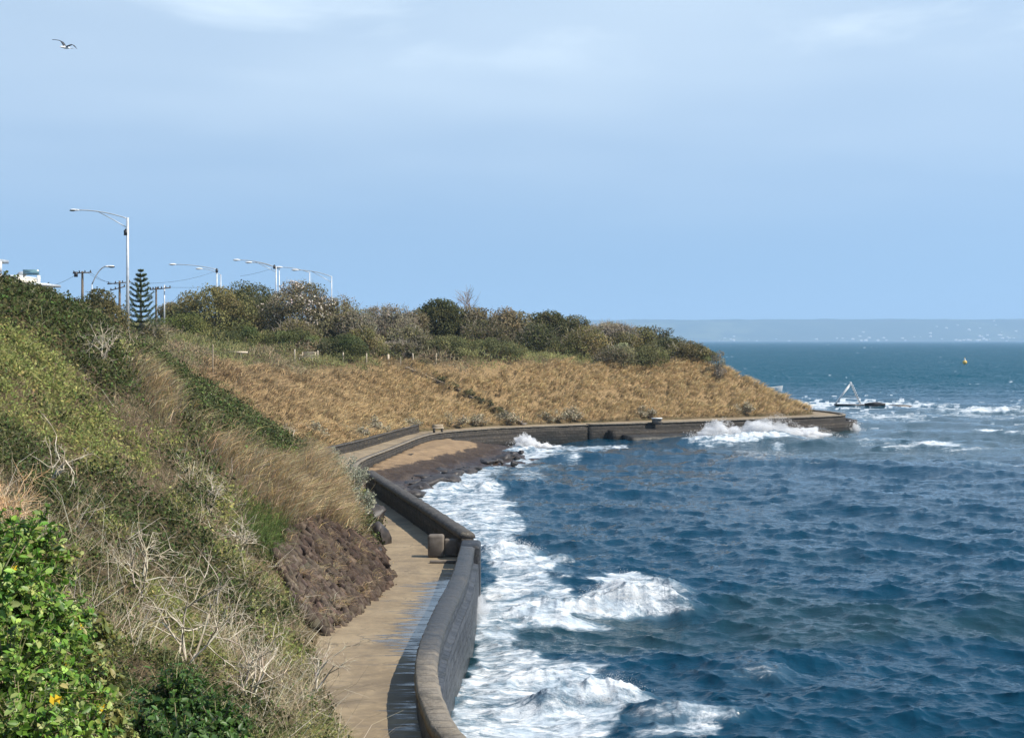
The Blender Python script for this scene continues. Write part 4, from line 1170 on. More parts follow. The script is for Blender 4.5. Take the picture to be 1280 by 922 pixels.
tree_px('coastal_tree', 'rounded golden olive tree at the left end of the headland grove', 212, 318, 346, 412, 168, TO, .20, 15000, 26, seed=3, lobe=.23)
tree_px('coastal_tree', 'dark tree rising behind the rounded golden olive tree', 272, 352, 342, 408, 181, TD, .20, 10500, 18, seed=4)
tree_px('flowering_tree', 'brown coastal tree covered in pale pinkish flower heads', 330, 416, 342, 416, 170, TB_, .19, 11250, 22, seed=5, flower=([(.60, .51, .42), (.70, .62, .53)], .20, .20), twiggy=.08, lobe=.25)
tree_px('coastal_tree', 'brownish tree with pale bare stems right of the flowering tree', 384, 462, 362, 424, 172, TB_ + TO[1:2], .19, 9000, 18, seed=6, twiggy=.14, gap=.30)
tree_px('coastal_tree', 'grey-brown loose tree with a few pale flowers in the middle of the grove', 444, 522, 371, 428, 176, TG, .19, 9000, 20, seed=7, twiggy=.14, gap=.32, flower=([(.55, .45, .38)], .10, .18))
tree_px('coastal_tree', 'large dark green dome-shaped tree under the bare branches', 512, 584, 368, 424, 183, [(.078, .080, .028), (.060, .066, .024), (.095, .095, .034)], .21, 12750, 24, seed=8, lobe=.25)
tree_px('coastal_tree', 'dull brown-green tree leaning on the right side of the dark dome', 560, 626, 377, 428, 184, TB_ + TO[:1], .2, 9750, 18, seed=9, twiggy=.06)
tree_px('coastal_tree', 'flat-topped brown tree just left of the gap of sky', 606, 664, 379, 432, 186, TB_, .2, 9750, 18, seed=10, lean=.2)
tree_px('coastal_tree', 'dark flat-topped tree just right of the gap of sky', 660, 712, 381, 430, 188, TD + TB_[1:2], .2, 9750, 18, seed=11, lean=-.1)
tree_px('coastal_tree', 'dark brown lower tree sloping down towards the bushes on the headland', 690, 742, 391, 434, 189, TD + TB_, .2, 8250, 16, seed=12)
tree_px('coastal_bush', 'grey-brown twiggy bush right of the dark grove', 728, 792, 396, 442, 188, TG, .18, 7500, 16, seed=13, twiggy=.2, gap=.28, cat='bush')
tree_px('coastal_bush', 'olive bush on the skyline above the grey twiggy bush', 770, 834, 401, 446, 192, TO, .18, 6750, 16, seed=14, cat='bush', twiggy=.04)
tree_px('coastal_bush', 'olive grey bush near the seaward end of the skyline', 812, 872, 418, 452, 189, [(.14, .13, .06), (.12, .115, .05)], .17, 6300, 14, seed=15, cat='bush')
tree_px('small_tree', 'small dark tree standing up alone above the seaward bushes', 821, 846, 407, 432, 190, TD, .15, 1400, 7, seed=16, low=.45)
tree_px('coastal_bush', 'low olive bush where the skyline starts to drop to the sea', 848, 896, 430, 458, 186, [(.15, .135, .06), (.12, .115, .05)], .16, 4800, 12, seed=17, cat='bush')
tree_px('coastal_bush', 'small grey bush at the seaward edge of the scrub', 888, 908, 434, 452, 182, [(.27, .25, .18), (.22, .20, .14)], .13, 1350, 7, seed=18, cat='bush')
tree_px('coastal_bush', 'round dark olive bush behind the fence posts', 466, 526, 425, 452, 168, [(.11, .105, .045), (.09, .088, .038), (.14, .125, .06)], .15, 7500, 18, seed=19, cat='bush', twiggy=.06)
tree_px('coastal_bush', 'bright green bush left of the rounded golden olive tree', 204, 262, 388, 412, 160, [(.13, .15, .04), (.16, .18, .05)], .15, 6000, 14, seed=20, cat='bush')
tree_px('coastal_bush', 'dark green bush below the grove behind the bench', 396, 462, 412, 448, 160, [(.07, .085, .03), (.09, .10, .036)], .15, 6750, 16, seed=21, cat='bush', gap=.25)
tree_px('coastal_bush', 'grassy green bush behind the log rail', 262, 330, 404, 436, 160, [(.12, .125, .045), (.10, .11, .04)], .15, 6300, 16, seed=22, cat='bush', gap=.25)
tree_px('coastal_bush', 'green bush above the bench, below the flowering tree', 325, 400, 408, 440, 162, [(.105, .115, .04), (.13, .135, .05)], .15, 6750, 16, seed=23, cat='bush', gap=.25)
tree_px('coastal_bush', 'pale green low bush at the foot of the dark dome-shaped tree', 528, 586, 414, 446, 170, [(.13, .135, .055), (.16, .155, .065)], .15, 5700, 14, seed=24, cat='bush')
tree_px('coastal_bush', 'olive low bush in front of the flat-topped brown tree', 588, 656, 418, 448, 172, [(.12, .12, .048), (.14, .135, .055)], .15, 5700, 14, seed=25, cat='bush')
tree_px('coastal_bush', 'olive brown low bush right of the dark flat-topped trees', 744, 800, 426, 452, 180, [(.20, .18, .095), (.17, .155, .08)], .15, 5400, 14, seed=26, cat='bush', twiggy=.05)
tree_px('coastal_bush', 'low olive bush in the seaward scrub below the small tree', 784, 832, 426, 454, 181, [(.17, .165, .07), (.14, .14, .055)], .15, 4800, 12, seed=27, cat='bush')
tree_px('coastal_bush', 'olive brown scrub bush at the left end of the green band', 160, 212, 402, 440, 140, TO + TB_[:1], .13, 6300, 14, seed=28, cat='bush', twiggy=.08)

for i, (x0, x1, yt, yb, d_, cols_, lab) in enumerate([
    (196, 232, 372, 410, 172, TO, 'small olive tree filling the left foot of the golden olive tree'), (300, 350, 360, 414, 176, TD, 'dark low tree between the golden olive and flowering trees'), (420, 470, 378, 430, 170, TG, 'grey twiggy low tree in the dip of the grove'),
    (492, 540, 384, 428, 180, TB_, 'brown low tree against the left flank of the dark dome-shaped tree'), (575, 640, 394, 434, 178, TD + TB_, 'dark low scrub tree below the flat-topped brown tree'), (640, 700, 398, 436, 182, TD, 'dark low scrub tree below the gap of sky'),
    (700, 760, 404, 440, 183, TO, 'olive low scrub tree where the grove gives way to bushes'), (756, 800, 410, 446, 186, TO, 'olive bush among the seaward scrub, left of the skyline bush'), (836, 884, 424, 452, 185, TO, 'olive bush filling the seaward skyline behind the low bushes'),
    (340, 400, 396, 432, 166, TG[:1] + TO, 'grey olive bush under the flowering tree'), (420, 480, 404, 440, 164, TO, 'olive bush left of the round dark bush'), (480, 540, 402, 436, 172, TO + TG, 'mixed olive bush right of the round dark bush')]):
    tree_px('scrub_tree', lab, x0, x1, yt, yb, d_, cols_, .17, 5200, 16, seed=600 + i, twiggy=.05)

# bare dead tree over the dark dome
def bare_tree(name, label, base, d0, L, r, depth, seed, col, group=None, cat='dead tree', n0=1, spread=.5, kids=(2, 4), parts=('branches',)):
    g = np.random.default_rng(seed)
    root = thing(name, label, cat, base, group)
    out = []
    for _ in range(n0): branch_tree(np.zeros(3), unit(np.asarray(d0, float) + g.normal(size=3) * (.25 if n0 > 1 else .02)), L * (.8 + .4 * g.random()), r, depth, out, spread, kids, g)
    base = np.asarray(base, float)
    c2 = Cloud(); s_ = out
    c2.sticks(np.array([o[0] for o in s_]) + base, np.array([o[1] for o in s_]) + base, np.array([o[2] for o in s_]), np.array([o[3] for o in s_]), tints(len(s_), col, .14, .03))
    c2.build(parts[0], M['twig'], root)
    return root
bx_ = (590 - 640) / F * 186
bare_tree('bare_tree', 'leafless tree whose bare branches show above the dark dome-shaped tree', (bx_, 187, float(terr(bx_, 187)) - .2), (.05, 0, 1), 2.9, .10, 3, 71, [(.24, .19, .16)], spread=.42)

# silver saltbush at the foot of the banks
def saltbush(label, c, W, H, D, n, leaf, seed, cols=SILVER, name='saltbush'):
    g = np.random.default_rng(seed); c = np.asarray(c, float)
    root = thing(name, label, 'bush', c, 'silver bushes at the foot of the banks')
    cl = Cloud()
    m_ = max(14, n // 60); a = g.random(m_) * 6.283; rr = np.sqrt(g.random(m_))
    tipx = np.stack([np.cos(a) * rr * W / 2, np.sin(a) * rr * D / 2, H * (1 - .65 * rr ** 2) * (.55 + .6 * g.random(m_))], 1)
    k = g.integers(0, m_, n); f = .3 + .7 * g.random(n) ** .6
    p = tipx[k] * f[:, None] + g.normal(size=(n, 3)) * leaf * .9; p[:, 2] = np.maximum(p[:, 2], .02)
    cl.leaves(p + c, unit(unit(p) * .5 + g.normal(size=(n, 3)) * .7), leaf * (1.1 + .9 * g.random(n)), leaf * .6, tints(n, cols, .22, .04))
    cl.build('foliage', M['leaf'], root)
    c2 = Cloud(); c2.sticks(np.repeat(c[None] - [0, 0, .1], m_, 0), tipx * .95 + c, .02, .008, tints(m_, GREYB, .2, .03)); c2.build('stems', M['twig'], root)
    return root
for i, (px_, py_, W, H, lab) in enumerate([
    (436, 600, 2.3, 1.7, 'largest silver grey bush overhanging the path at the end of the near bank'),
    (415, 577, 1.7, 1.3, 'silver grey bush on the corner of the near bank, nearest the bay path'),
    (450, 632, 1.5, 1.3, 'silver grey bush hanging above the dark boulders')]):
    p = hit(px_, py_ + 12, 40, 110)
    if p is None: p = onz(px_, py_ + 12, 2.2)
    saltbush(lab, p, W, H, 2.2, 2600, .085, 200 + i)
SB = [(352, 'far left along the bay bank, above the hidden path'), (392, 'above the left end of the retaining wall'), (438, 'above the middle of the retaining wall'), (470, 'above the right part of the retaining wall'), (512, 'left of the small seat by the bay path'), (566, 'just right of the small seat by the bay path'),
      (596, 'left of the foot of the hillside steps'), (632, 'at the foot of the hillside steps'), (690, 'at the grass foot above the burst of spray at the beach'), (715, 'second right of the hillside steps, above the wall corner'), (806, 'beside the pale box on the headland path'), (930, 'above the broad spray on the headland wall')]
for i, (px_, lab) in enumerate(SB):
    py_ = np.interp(px_, [350, 440, 520, 640, 720, 800, 930], [548, 545, 534, 528, 524, 520, 516]) 
    p = hit(px_, py_, 90, 200)
    if p is None: continue
    saltbush('silver grey bush ' + lab, p, 2.4 + (i % 3) * .5, .9 + .25 * (i % 2), 1.8, 900, .16, 220 + i, cols=[(.36, .31, .21), (.28, .25, .165), (.42, .36, .25)])

# dead shrubs with bleached branches on the near bank
DEADC = [(.44, .38, .28), (.34, .29, .21), (.52, .46, .36)]
for i, (px_, py_, L, n0, lab) in enumerate([
    (232, 850, .62, 5, 'bleached dead shrub with thick forked branches in the lower middle of the bank'),
    (310, 900, .55, 5, 'bleached dead shrub spreading beside the path at the bottom of the bank'),
    (175, 760, .50, 4, 'thin pale dead shrub left of the forked dead shrub'),
    (262, 640, .75, 6, 'cluster of upright bleached twigs above the stone revetment'),
    (300, 690, .70, 5, 'bleached dead shrub at the left edge of the stone revetment'),
    (60, 620, .45, 3, 'single bare pale stalk over the dark ground cover at the left edge'),
    (125, 455, .9, 6, 'grey dead shrub within the dark cover on the upper bank'),
    (185, 420, 1.0, 6, 'pale grey dead shrub at the top of the bank left of the golden tuft strip'),
    (395, 870, .50, 4, 'bleached dead shrub leaning over the left edge of the path')]):
    p = hit(px_, py_, 6, 110)
    if p is None: continue
    bare_tree('dead_shrub', lab, p + [0, 0, .12 if p[1] < 40 else -.1], (.15, -.15, 1), L * (1.45 if p[1] < 40 else .8), .024 * (p[1] / 18) ** .3, 3, 300 + i, DEADC, 'bleached dead shrubs on the near bank', 'dead shrub', n0, .75, (1, 3), ('stems',))

# bright leafy shrub close to the camera
def leafy_shrub(label, spots, n, leaf, cols, seed, name='leafy_shrub', mat=M['gloss_leaf'], flowers=0, loose=1.0):
    g = np.random.default_rng(seed)
    c0 = np.mean([s_[0] for s_ in spots], 0); c0[2] = float(terr(c0[0], c0[1]))
    root = thing(name, label, 'shrub', c0)
    cl = Cloud(); st = Cloud(); sa = []; sb_ = []
    tot = sum(s_[1] ** 2 for s_ in spots)
    for c, r in spots:
        k = int(n * r * r / tot)
        ns = max(6, k // 14)
        v = unit(g.normal(size=(ns, 3)) + [.25, -.3, .35]); tip = np.asarray(c) + v * (r * (.55 + .5 * g.random(ns)))[:, None]
        sa.append(np.asarray(c) + v * .15 * r); sb_.append(tip)
        j = g.integers(0, ns, k); f = g.random(k) ** .5
        ax = v[j]; ph = g.random(k) * 6.283
        u = unit(np.cross(ax, [.3, .5, .8])); w = np.cross(ax, u)
        out = np.cos(ph)[:, None] * u + np.sin(ph)[:, None] * w
        ld = unit(out * .9 + ax * .7)
        p = np.asarray(c) + ax * (f * np.linalg.norm(tip - c, axis=1)[j])[:, None] + ld * leaf * .6
        nn = unit(ax * .7 - out * .35 + g.normal(size=(k, 3)) * .3 + [0, 0, .25])
        s_ = leaf * (.40 + 1.15 * g.random(k) ** 1.4)
        cl.ovals(p, nn, s_ * 1.7, s_ * .9, tints(k, cols, .26, .08), ld)
    cl.build('foliage', mat, root)
    if flowers:
        al = np.concatenate(sb_)
        for j in g.choice(len(al), flowers, replace=False):
            fl_ = Cloud()
            for q in range(6): fl_.leaves((al[j] + g.normal(size=3) * .008 + [.02, -.05, .03])[None], unit(g.normal(size=(1, 3)) * .5 + [0, -.6, .6]), .06, .03, tints(1, [(.75, .52, .03)], .08, .02))
            fl_.build('flower', M['leaf'], root)
    for c, r in spots: sa.append(np.repeat(c0[None], 3, 0)); sb_.append(np.asarray(c)[None] + g.normal(size=(3, 3)) * .15 * r); sa.append(sb_[-1]); sb_.append(np.asarray(c)[None] + unit(g.normal(size=(3, 3))) * .3 * r)
    a_ = np.concatenate(sa); st.sticks(a_, np.concatenate(sb_), .006, .003, tints(len(a_), [(.16, .17, .07), (.24, .20, .12)], .2)); st.build('stems', M['twig'], root)
    return root
def near(px_, py_, d): return at(px_, py_, d)
leafy_shrub('bright green glossy leafy shrub with a few yellow flowers, nearest the camera', [(near(20, 700, 10), .38), (near(-20, 760, 9.5), .45), (near(45, 790, 9.5), .36), (near(10, 860, 9), .42), (near(70, 870, 9.3), .34), (near(30, 930, 8.6), .38), (near(105, 930, 9), .24), (near(-30, 690, 10), .34), (near(85, 780, 9.9), .20)], 19000, .031, BRIGHT, 401, flowers=7)
leafy_shrub('dark green narrow-leaved shrub beside the bright leafy shrub at the bottom edge', [(near(215, 890, 13), .42), (near(270, 915, 13), .36), (near(165, 925, 12), .34), (near(225, 945, 12), .4)], 8000, .034, [(.06, .13, .025), (.045, .10, .02), (.09, .17, .035)], 402, name='narrow_leaved_shrub')
leafy_shrub('yellow-green sprawling shrub between the bright shrub and the dead brush', [(near(110, 800, 11.5), .22), (near(120, 860, 11.2), .26), (near(70, 700, 12.5), .20), (near(135, 905, 10.8), .22)], 3600, .032, [(.24, .25, .07), (.18, .22, .06), (.30, .28, .10)], 403, name='sprawling_shrub')
sp_ = near(-2, 690, 12.3)
bare_tree('dry_stalk_plant', 'dry orange-brown stalky plant at the left edge above the bright shrub', sp_, (.1, 0, 1), 0.30, .008, 3, 404, [(.60, .40, .22), (.52, .32, .16), (.66, .50, .32)], None, 'shrub', 5, .5, (2, 4), ('stems',))

# stone revetment on the near bank
P_ = []
for qx in np.arange(338, 492, 2.2):
    for qy in np.arange(648, 802, 2.4):
        if inpoly(np.array([qx]), np.array([qy]), STONE)[0]:
            h_ = hit(qx, qy, 40, 75)
            if h_ is not None: P_.append(h_)
P_ = np.array(P_) if P_ else np.zeros((0, 3))
g = np.random.default_rng(9)
root = thing('stone_revetment', 'reddish brown revetment of rough slanting stones beside the path', 'stone wall', P_.mean(0) if len(P_) else (-5, 52, 2))
cl = Cloud()
# thin the hits to an even spacing over the ground
cell = {}
for p in P_: cell.setdefault((int(p[0] / .13), int(p[1] / .23), int(p[2] / .18)), p)
SP = np.array(list(cell.values()))
SN = tnormal(SP[:, 0], SP[:, 1])
k = len(SP)
upv = unit(np.array([0, 0, 1.0]) - SN * SN[:, 2:3]); al = unit(np.cross(upv, SN))
ax1 = unit(upv * .86 + al * (.50 + .26 * g.normal(size=(k, 1)))); ax2 = np.cross(SN, ax1)
cub = np.array([[x, y, z] for z in (-1, 1) for x, y in ((-1, -1), (1, -1), (1, 1), (-1, 1))], float)
hl = .12 + .20 * g.random(k) ** 1.5; hw_ = .028 + .042 * g.random(k); hd = .07 + .13 * g.random(k)
cj = cub[None] * (1 + g.normal(size=(k, 8, 3)) * .34)
cj = cj * np.where(cub[None, :, 2:3] > 0, .82, 1.0)
SP = SP + al * (g.normal(size=(k, 1)) * .06) + upv * (g.normal(size=(k, 1)) * .09)
Vs = SP[:, None, :] + SN[:, None, :] * .16 + ax1[:, None] * (cj[..., 0] * hl[:, None])[..., None] + ax2[:, None] * (cj[..., 1] * hw_[:, None])[..., None] + SN[:, None] * (cj[..., 2] * hd[:, None] + g.normal(size=(k, 1)) * .055)[..., None]
i8 = np.arange(k)[:, None] * 8
Q8 = np.concatenate([i8 + np.array([f_]) for f_ in [(0, 3, 2, 1), (4, 5, 6, 7), (0, 1, 5, 4), (1, 2, 6, 5), (2, 3, 7, 6), (3, 0, 4, 7)]])
t = NT('revetment_stone')
a = t.node('ShaderNodeAttribute', attribute_name='tint').outputs['Color']
n_ = t.noise(t.coord(), 5, 6, .65)
t.base(t.mix(t.rng(n_, .3, .7, .1, .7), a, rgb(.045, .03, .024)), .85, .2); t.bump(n_, .8, .04)
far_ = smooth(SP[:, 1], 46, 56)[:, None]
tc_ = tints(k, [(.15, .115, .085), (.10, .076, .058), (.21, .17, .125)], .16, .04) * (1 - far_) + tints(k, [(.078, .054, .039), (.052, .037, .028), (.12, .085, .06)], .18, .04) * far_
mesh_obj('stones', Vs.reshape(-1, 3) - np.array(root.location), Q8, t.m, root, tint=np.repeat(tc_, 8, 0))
# dry tufts growing out of the stones
cl = Cloud(); j = g.choice(k, 44, replace=False)
for q in j:
    m_ = 40; p = SP[q] + SN[q] * .15 + g.normal(size=(m_, 3)) * .06
    cl.blades(p, unit(SN[q] * .4 + np.array([.2, -.4, .5]) + g.normal(size=(m_, 3)) * .35) * (.3 + .25 * g.random(m_))[:, None], .014, tints(m_, GOLD + STRAW, .2), .4)
o = cl.build('grass_tufts', M['grass'], root); tag(o, None, None, kind='stuff')

# Norfolk pine
pz = float(terr((176 - 640) / F * 140, 140)); base = np.array([(176 - 640) / F * 140, 140, pz - .2])
root = thing('norfolk_pine', 'tall dark green Norfolk pine in tiers beside the tall street lamp', 'tree', base)
Hp = HC + (HOR - 337) / F * 140 - base[2]
m = MB(); m.tube([base, base + [0, 0, Hp * .6], base + [0, 0, Hp]], [.17, .10, .02], 7); m.build('trunk', M['pale_bark'], root)
cl = Cloud(); g = np.random.default_rng(77)
for wi, fz in enumerate(np.linspace(.14, .985, 14)):
    L = (1 - fz) ** .75 * 2.25 + .10
    nb_ = 7; a0 = g.random() * 6.28
    for b_i in range(nb_):
        a = a0 + 6.283 * b_i / nb_ + g.normal() * .12
        s_ = np.linspace(0.05, 1, 26); out = np.array([math.cos(a), math.sin(a), 0])
        Lb = L * (.8 + .3 * g.random())
        curve = base + [0, 0, fz * Hp] + out * (s_ * Lb)[:, None] + np.array([0, 0, 1]) * ((-.30 * s_ + .66 * s_ ** 2.0) * Lb)[:, None]
        p = np.repeat(curve, 9, 0) + g.normal(size=(26 * 9, 3)) * [.05, .05, .04] 
        sdv = np.array([-out[1], out[0], 0]); p = p + sdv * (g.normal(size=len(p)) * .11 * (1.1 - np.repeat(s_, 9)))[:, None] * min(1, L)
        cl.leaves(p, unit(np.array([0, 0, 1]) + g.normal(size=p.shape) * .4),   .15, .06, tints(len(p), [(.11, .14, .055), (.075, .105, .04), (.15, .18, .075)], .2), up=np.repeat((out + [0, 0, .35])[None], len(p), 0) + g.normal(size=p.shape) * .25)
cl.build('crown', M['leaf'], root)
# ------------------------------------------------------------------ street lamps, poles and wires
def lamp(label, xp, d, ytop, xh, yh, group='street lamps along the cliff road', brace=None, rp=.10, ra=.045, box=None, name='street_lamp', ybase=None):
    s_ = d / F
    b = np.array([(xp - 640) * s_, d, float(terr((xp - 640) * s_, d)) - .1])
    top = at(xp, ytop, d); head = at(xh, yh, d)
    root = thing(name, label, 'street lamp', b, group)
    m = MB(); m.tube([b, b + (top - b) * .5, top], [rp * 1.25, rp, rp * .8], 10); m.build('pole', M['grey_metal'], root)
    m = MB(); n = 10
    sg = 1 if head[0] > top[0] else -1
    pts = []
    for k in range(n + 1):
        f = k / n
        p = top + (head - top) * f; p[2] = top[2] - .08 + (head[2] - top[2] + .08) * (1 - (1 - f) ** 2)
        pts.append(p)
    m.tube(pts, ra, 7); m.build('arm', M['grey_metal'], root)
    if brace:
        m = MB(); lo = at(xp, brace, d); m.tube([lo, lo * .45 + pts[5] * .55 - [0, 0, .06], pts[6]], ra * .8, 6); m.build('brace', M['grey_metal'], root)
    m = MB(); hc = head + [sg * .35, 0, .02]
    m.ball(hc, (.34 * d / 150, .17 * d / 150, .085 * d / 150), 12, 8); m.tube([head - [sg * .15, 0, 0], head + [sg * .2, 0, 0]], [.05, .09], 8); m.build('lamp_head', M['white_paint'], root, True)
    m = MB(); m.ball(hc + [sg * .08, 0, -.06], (.26, .13, .08), 10, 6); m.build('lens', M['glass'], root, True)
    if box:
        m = MB(); c = at(box[0], box[1], d); m.box(c, (.28, .28, .42)); m.tube([c + [0, 0, .2], c + [0, 0, .34]], [.14, .05], 8); m.build('control_box', M['dark_metal'], root)
    return root
lamp('tallest nearest street lamp, its whole pole standing clear against the sky', 159.5, 134, 272, 97, 262.5, brace=285, box=(157.3, 291), rp=.13)
lamp('street lamp with long arm between the pine and the golden olive tree', 271, 204, 336, 219, 330.5, box=(271, 338.5), rp=.09)
lamp('faint street lamp whose head shows just below the long arm by the golden olive tree', 276, 226, 343, 252, 336, rp=.08, ra=.04)
lamp('street lamp with braced arm rising behind the flowering tree, leftmost head of the cluster', 345, 204, 333, 299, 325, brace=340, box=(343, 334), rp=.09)
lamp('street lamp just behind the braced one, with its head slightly lower', 349, 212, 336, 314, 328, rp=.08)
lamp('street lamp with short drop post in the middle of the cluster above the flowering tree', 387, 212, 340, 352, 334, rp=.08)
lamp('rightmost street lamp, pole clear of the trees to the right of the flowering tree', 414.5, 206, 345, 372, 337.5, brace=353, rp=.08)
lamp('small street lamp with a steep arm to the right above the dark olive tree', 115, 128, 354, 133, 333, group='street lamps along the cliff road', rp=.05, ra=.05)
def power_pole(label, xp, d, ytop, arms, rp=.13, mat=None, tr=None):
    s_ = d / F; b = np.array([(xp - 640) * s_, d, float(terr((xp - 640) * s_, d)) - .2]); top = at(xp, ytop, d)
    root = thing('power_pole', label, 'power pole', b, 'power poles along the cliff road')
    m = MB(); m.tube([b, top], [rp * 1.2, rp * .8], 9); m.build('pole', mat or M['pole_wood'], root)
    for (x0, x1, y0, y1) in arms:
        m = MB(); p0 = at(x0, y0, d); p1 = at(x1, y1, d); m.tube([p0 + [0, -.16, 0], p1 + [0, -.16, 0]], .055, 4); m.build('crossarm', M['pole_wood'], root)
        for f in (.06, .35, .65, .94):
            m = MB(); q_ = p0 + (p1 - p0) * f + [0, -.16, 0]; m.tube([q_ + [0, 0, .05], q_ + [0, 0, .14], q_ + [0, 0, .24]], [.05, .07, .03], 7); m.build('insulator', M['dark_metal'], root)
    if tr:
        m = MB(); c = at(tr[0], tr[1], d) + [0, -.3, 0]; m.tube([c - [0, 0, .24], c + [0, 0, .24]], .18, 10); m.build('transformer', M['dark_metal'], root)
    return root
power_pole('power pole with a wide crossarm just above the dark olive tree', 103, 150, 339, [(91.5, 115, 341.5, 340.5)], tr=(96, 343))
power_pole('power pole with two crossarms immediately left of the tall lamp pole', 149.5, 165, 351, [(134.5, 164, 355, 352.5), (138, 157, 363, 358)])
power_pole('dark power pole right of the pine, its foot hidden by bushes', 195.2, 150, 359, [(188, 199, 362, 361)], rp=.10)
power_pole('slim pale power pole, rightmost of the power poles', 205.5, 165, 356, [(196, 214, 361.5, 359.5)], rp=.08, mat=M['grey_metal'])
def wire(label, pts, d0, d1, sag, r=.014):
    m = MB(); a = at(pts[0], pts[1], d0); b = at(pts[2], pts[3], d1); P = []
    for k in range(25):
        f = k / 24; p = a + (b - a) * f; p[2] -= sag * 4 * f * (1 - f); P.append(p)
    m.tube(P, r, 4); o = m.build('power_line', M['dark_metal']); tag(o, label, 'power line', 'power lines above the cliff road'); return o
wire('power line sloping from the crossarm over the dark olive tree down to the house', (97, 342, 68, 356), 150, 150, .1)
wire('power line from the crossarm over the dark olive tree to the twin-arm pole, upper one', (110, 341, 140, 353), 150, 165, .2)
wire('power line from the crossarm over the dark olive tree to the twin-arm pole, lower one', (114, 341, 162, 354), 150, 165, .5)
wire('power line between the twin-arm pole and the dark pole past the pine', (160, 353, 196, 362), 165, 150, .2)
wire('power line rising from the pine to the lamp by the golden olive tree', (188, 354, 271, 338), 150, 204, .35)
wire('power line from the slim pale pole towards the rounded golden olive tree', (206, 359, 300, 357), 165, 190, .1)
wire('power line rising behind the grove to the braced street lamp', (300, 345, 344, 334), 204, 204, .15)
wire('stay wire slanting from the bushes up towards the golden olive tree', (205, 387, 226, 367), 165, 165, 0)

# ------------------------------------------------------------------ houses on the left
d = 142; s_ = d / F
b = at(40, 372, d); b[2] = float(terr(b[0], d)) - .2
root = thing('modern_house', 'cream flat-roofed modern house with glass balustrade behind the near bank', 'house', b)
def bx(mat, name, x0, x1, y0, y1, dep, off=0.0, parent=root):
    # the side face turned to the road recedes towards the right: its far edge sets the right-hand limit
    p = at(x0, y0, d); q = at(x1, y1, d); q[0] = (x1 - 640) / F * (d + off + dep); p[0] = min(p[0], q[0] - .15); m = MB()
    m.box(((p[0] + q[0]) / 2, d + dep / 2 + off, (p[2] + q[2]) / 2), (abs(q[0] - p[0]), dep, abs(p[2] - q[2]))); return m.build(name, mat, parent)
bx(M['cream'], 'upper_wall', 2, 48, 346, 356, 6, .4)
bx(M['white_paint'], 'corner_pier', 48.2, 50.6, 344, 356, .6, -.05)
bx(M['white_paint'], 'parapet_cap', 2, 48, 343.6, 345.9, 6.2, .3)
t = NT('balustrade_glass'); t.base(rgb(.30, .52, .60), .1, .5); M['bal'] = t.m
t.b.inputs['Transmission Weight'].default_value = .55
bx(M['bal'], 'glass_balustrade', 26, 49, 336.5, 343.4, .04, .6)
bx(M['grey_metal'], 'porch_roof', 34, 76, 355.2, 358.6, 4.5, -2.2)
bx(M['white_paint'], 'fascia', 40, 62, 354.2, 355.1, 4.0, -2.1)
bx(M['glass'], 'window_wall', 30, 61, 358.8, 386, 3, 1.0)
bx(M['white_paint'], 'side_wall', 61.2, 67, 358.8, 386, 3, 1.2)
bx(M['cream'], 'porch_pier', 48, 51, 356, 386, .5, -1.6)
for x in (53, 56, 58.5): bx(M['white_paint'], 'window_mullion', x, x + .7, 358.9, 386, .12, .85)
bx(M['cream'], 'lower_wall', 0, 29.8, 356.2, 386, 4, .8)
m = MB(); m.ball(at(19, 341.5, d) + [0, 2, 0], (.45, .3, .25), 8, 5); m.build('roof_vent', M['grey_metal'], root)
b = at(-8, 372, d); b[2] = float(terr(b[0], d)) - .2
root2 = thing('modern_house', 'second modern house cut off by the left edge, only its roof slab showing', 'house', b)
bx(M['grey_metal'], 'roof_slab', -40, 11, 322, 326.3, 6, -1, root2)
bx(M['glass'], 'dark_window', -12, 1.4, 326.5, 338, 3, .4, root2)
bx(M['white_paint'], 'white_frame', 1.5, 2.6, 326.4, 340, .4, .2, root2)
bx(M['cream'], 'house_wall', -40, 2.4, 338.2, 386, 5, .5, root2)

# ------------------------------------------------------------------ cliff-top seat, rail and posts
def ground(px_, d): x = (px_ - 640) / F * d; return np.array([x, d, float(terr(x, d))])
def crest(px_, py_):
    p = hit(px_, py_, 100, 230); return p if p is not None else ground(px_, 160)
PG = 'timber posts along the top of the grassy bank'
proto = None
for px_, yt, yb, lab in [(368, 436.5, 450.5, 'timber post immediately left of the cliff-top bench'), (397, 438, 451, 'timber post immediately right of the cliff-top bench'), (429, 440, 453, 'timber post second to the right of the bench'), (458, 441.5, 456, 'timber post left of the round dark olive bush'),
                         (500.5, 446, 456, 'short thin post between the thick white post and the next one'), (516.8, 441.5, 456, 'timber post in front of the right side of the round dark olive bush'), (545, 441.5, 453.5, 'last timber post to the right, above the hillside steps'), (522, 423, 429, 'small post up in the scrub behind the round dark olive bush'), (384.5, 427, 437, 'thin stake behind the cliff-top bench')]:
    p = crest(px_, yb + 1.5); h_ = max((yb - yt + 1.5) / F * p[1], .5)
    if proto is None:
        m = MB(); m.tube([(0, 0, -.3), (0, 0, .5), (0, 0, .96), (0, 0, 1.0)], [.075, .07, .068, .03], 8); proto = m.build('fence_post', M['pale_timber']); o = proto
    else: o = proto.copy(); COL.objects.link(o)
    thin_ = .55 if 'thin' in lab or 'small' in lab else 1
    o.location = p; o.scale = (thin_, thin_, h_); o.rotation_euler = (rng.normal() * .03, rng.normal() * .04, 0); tag(o, lab, 'post', PG)
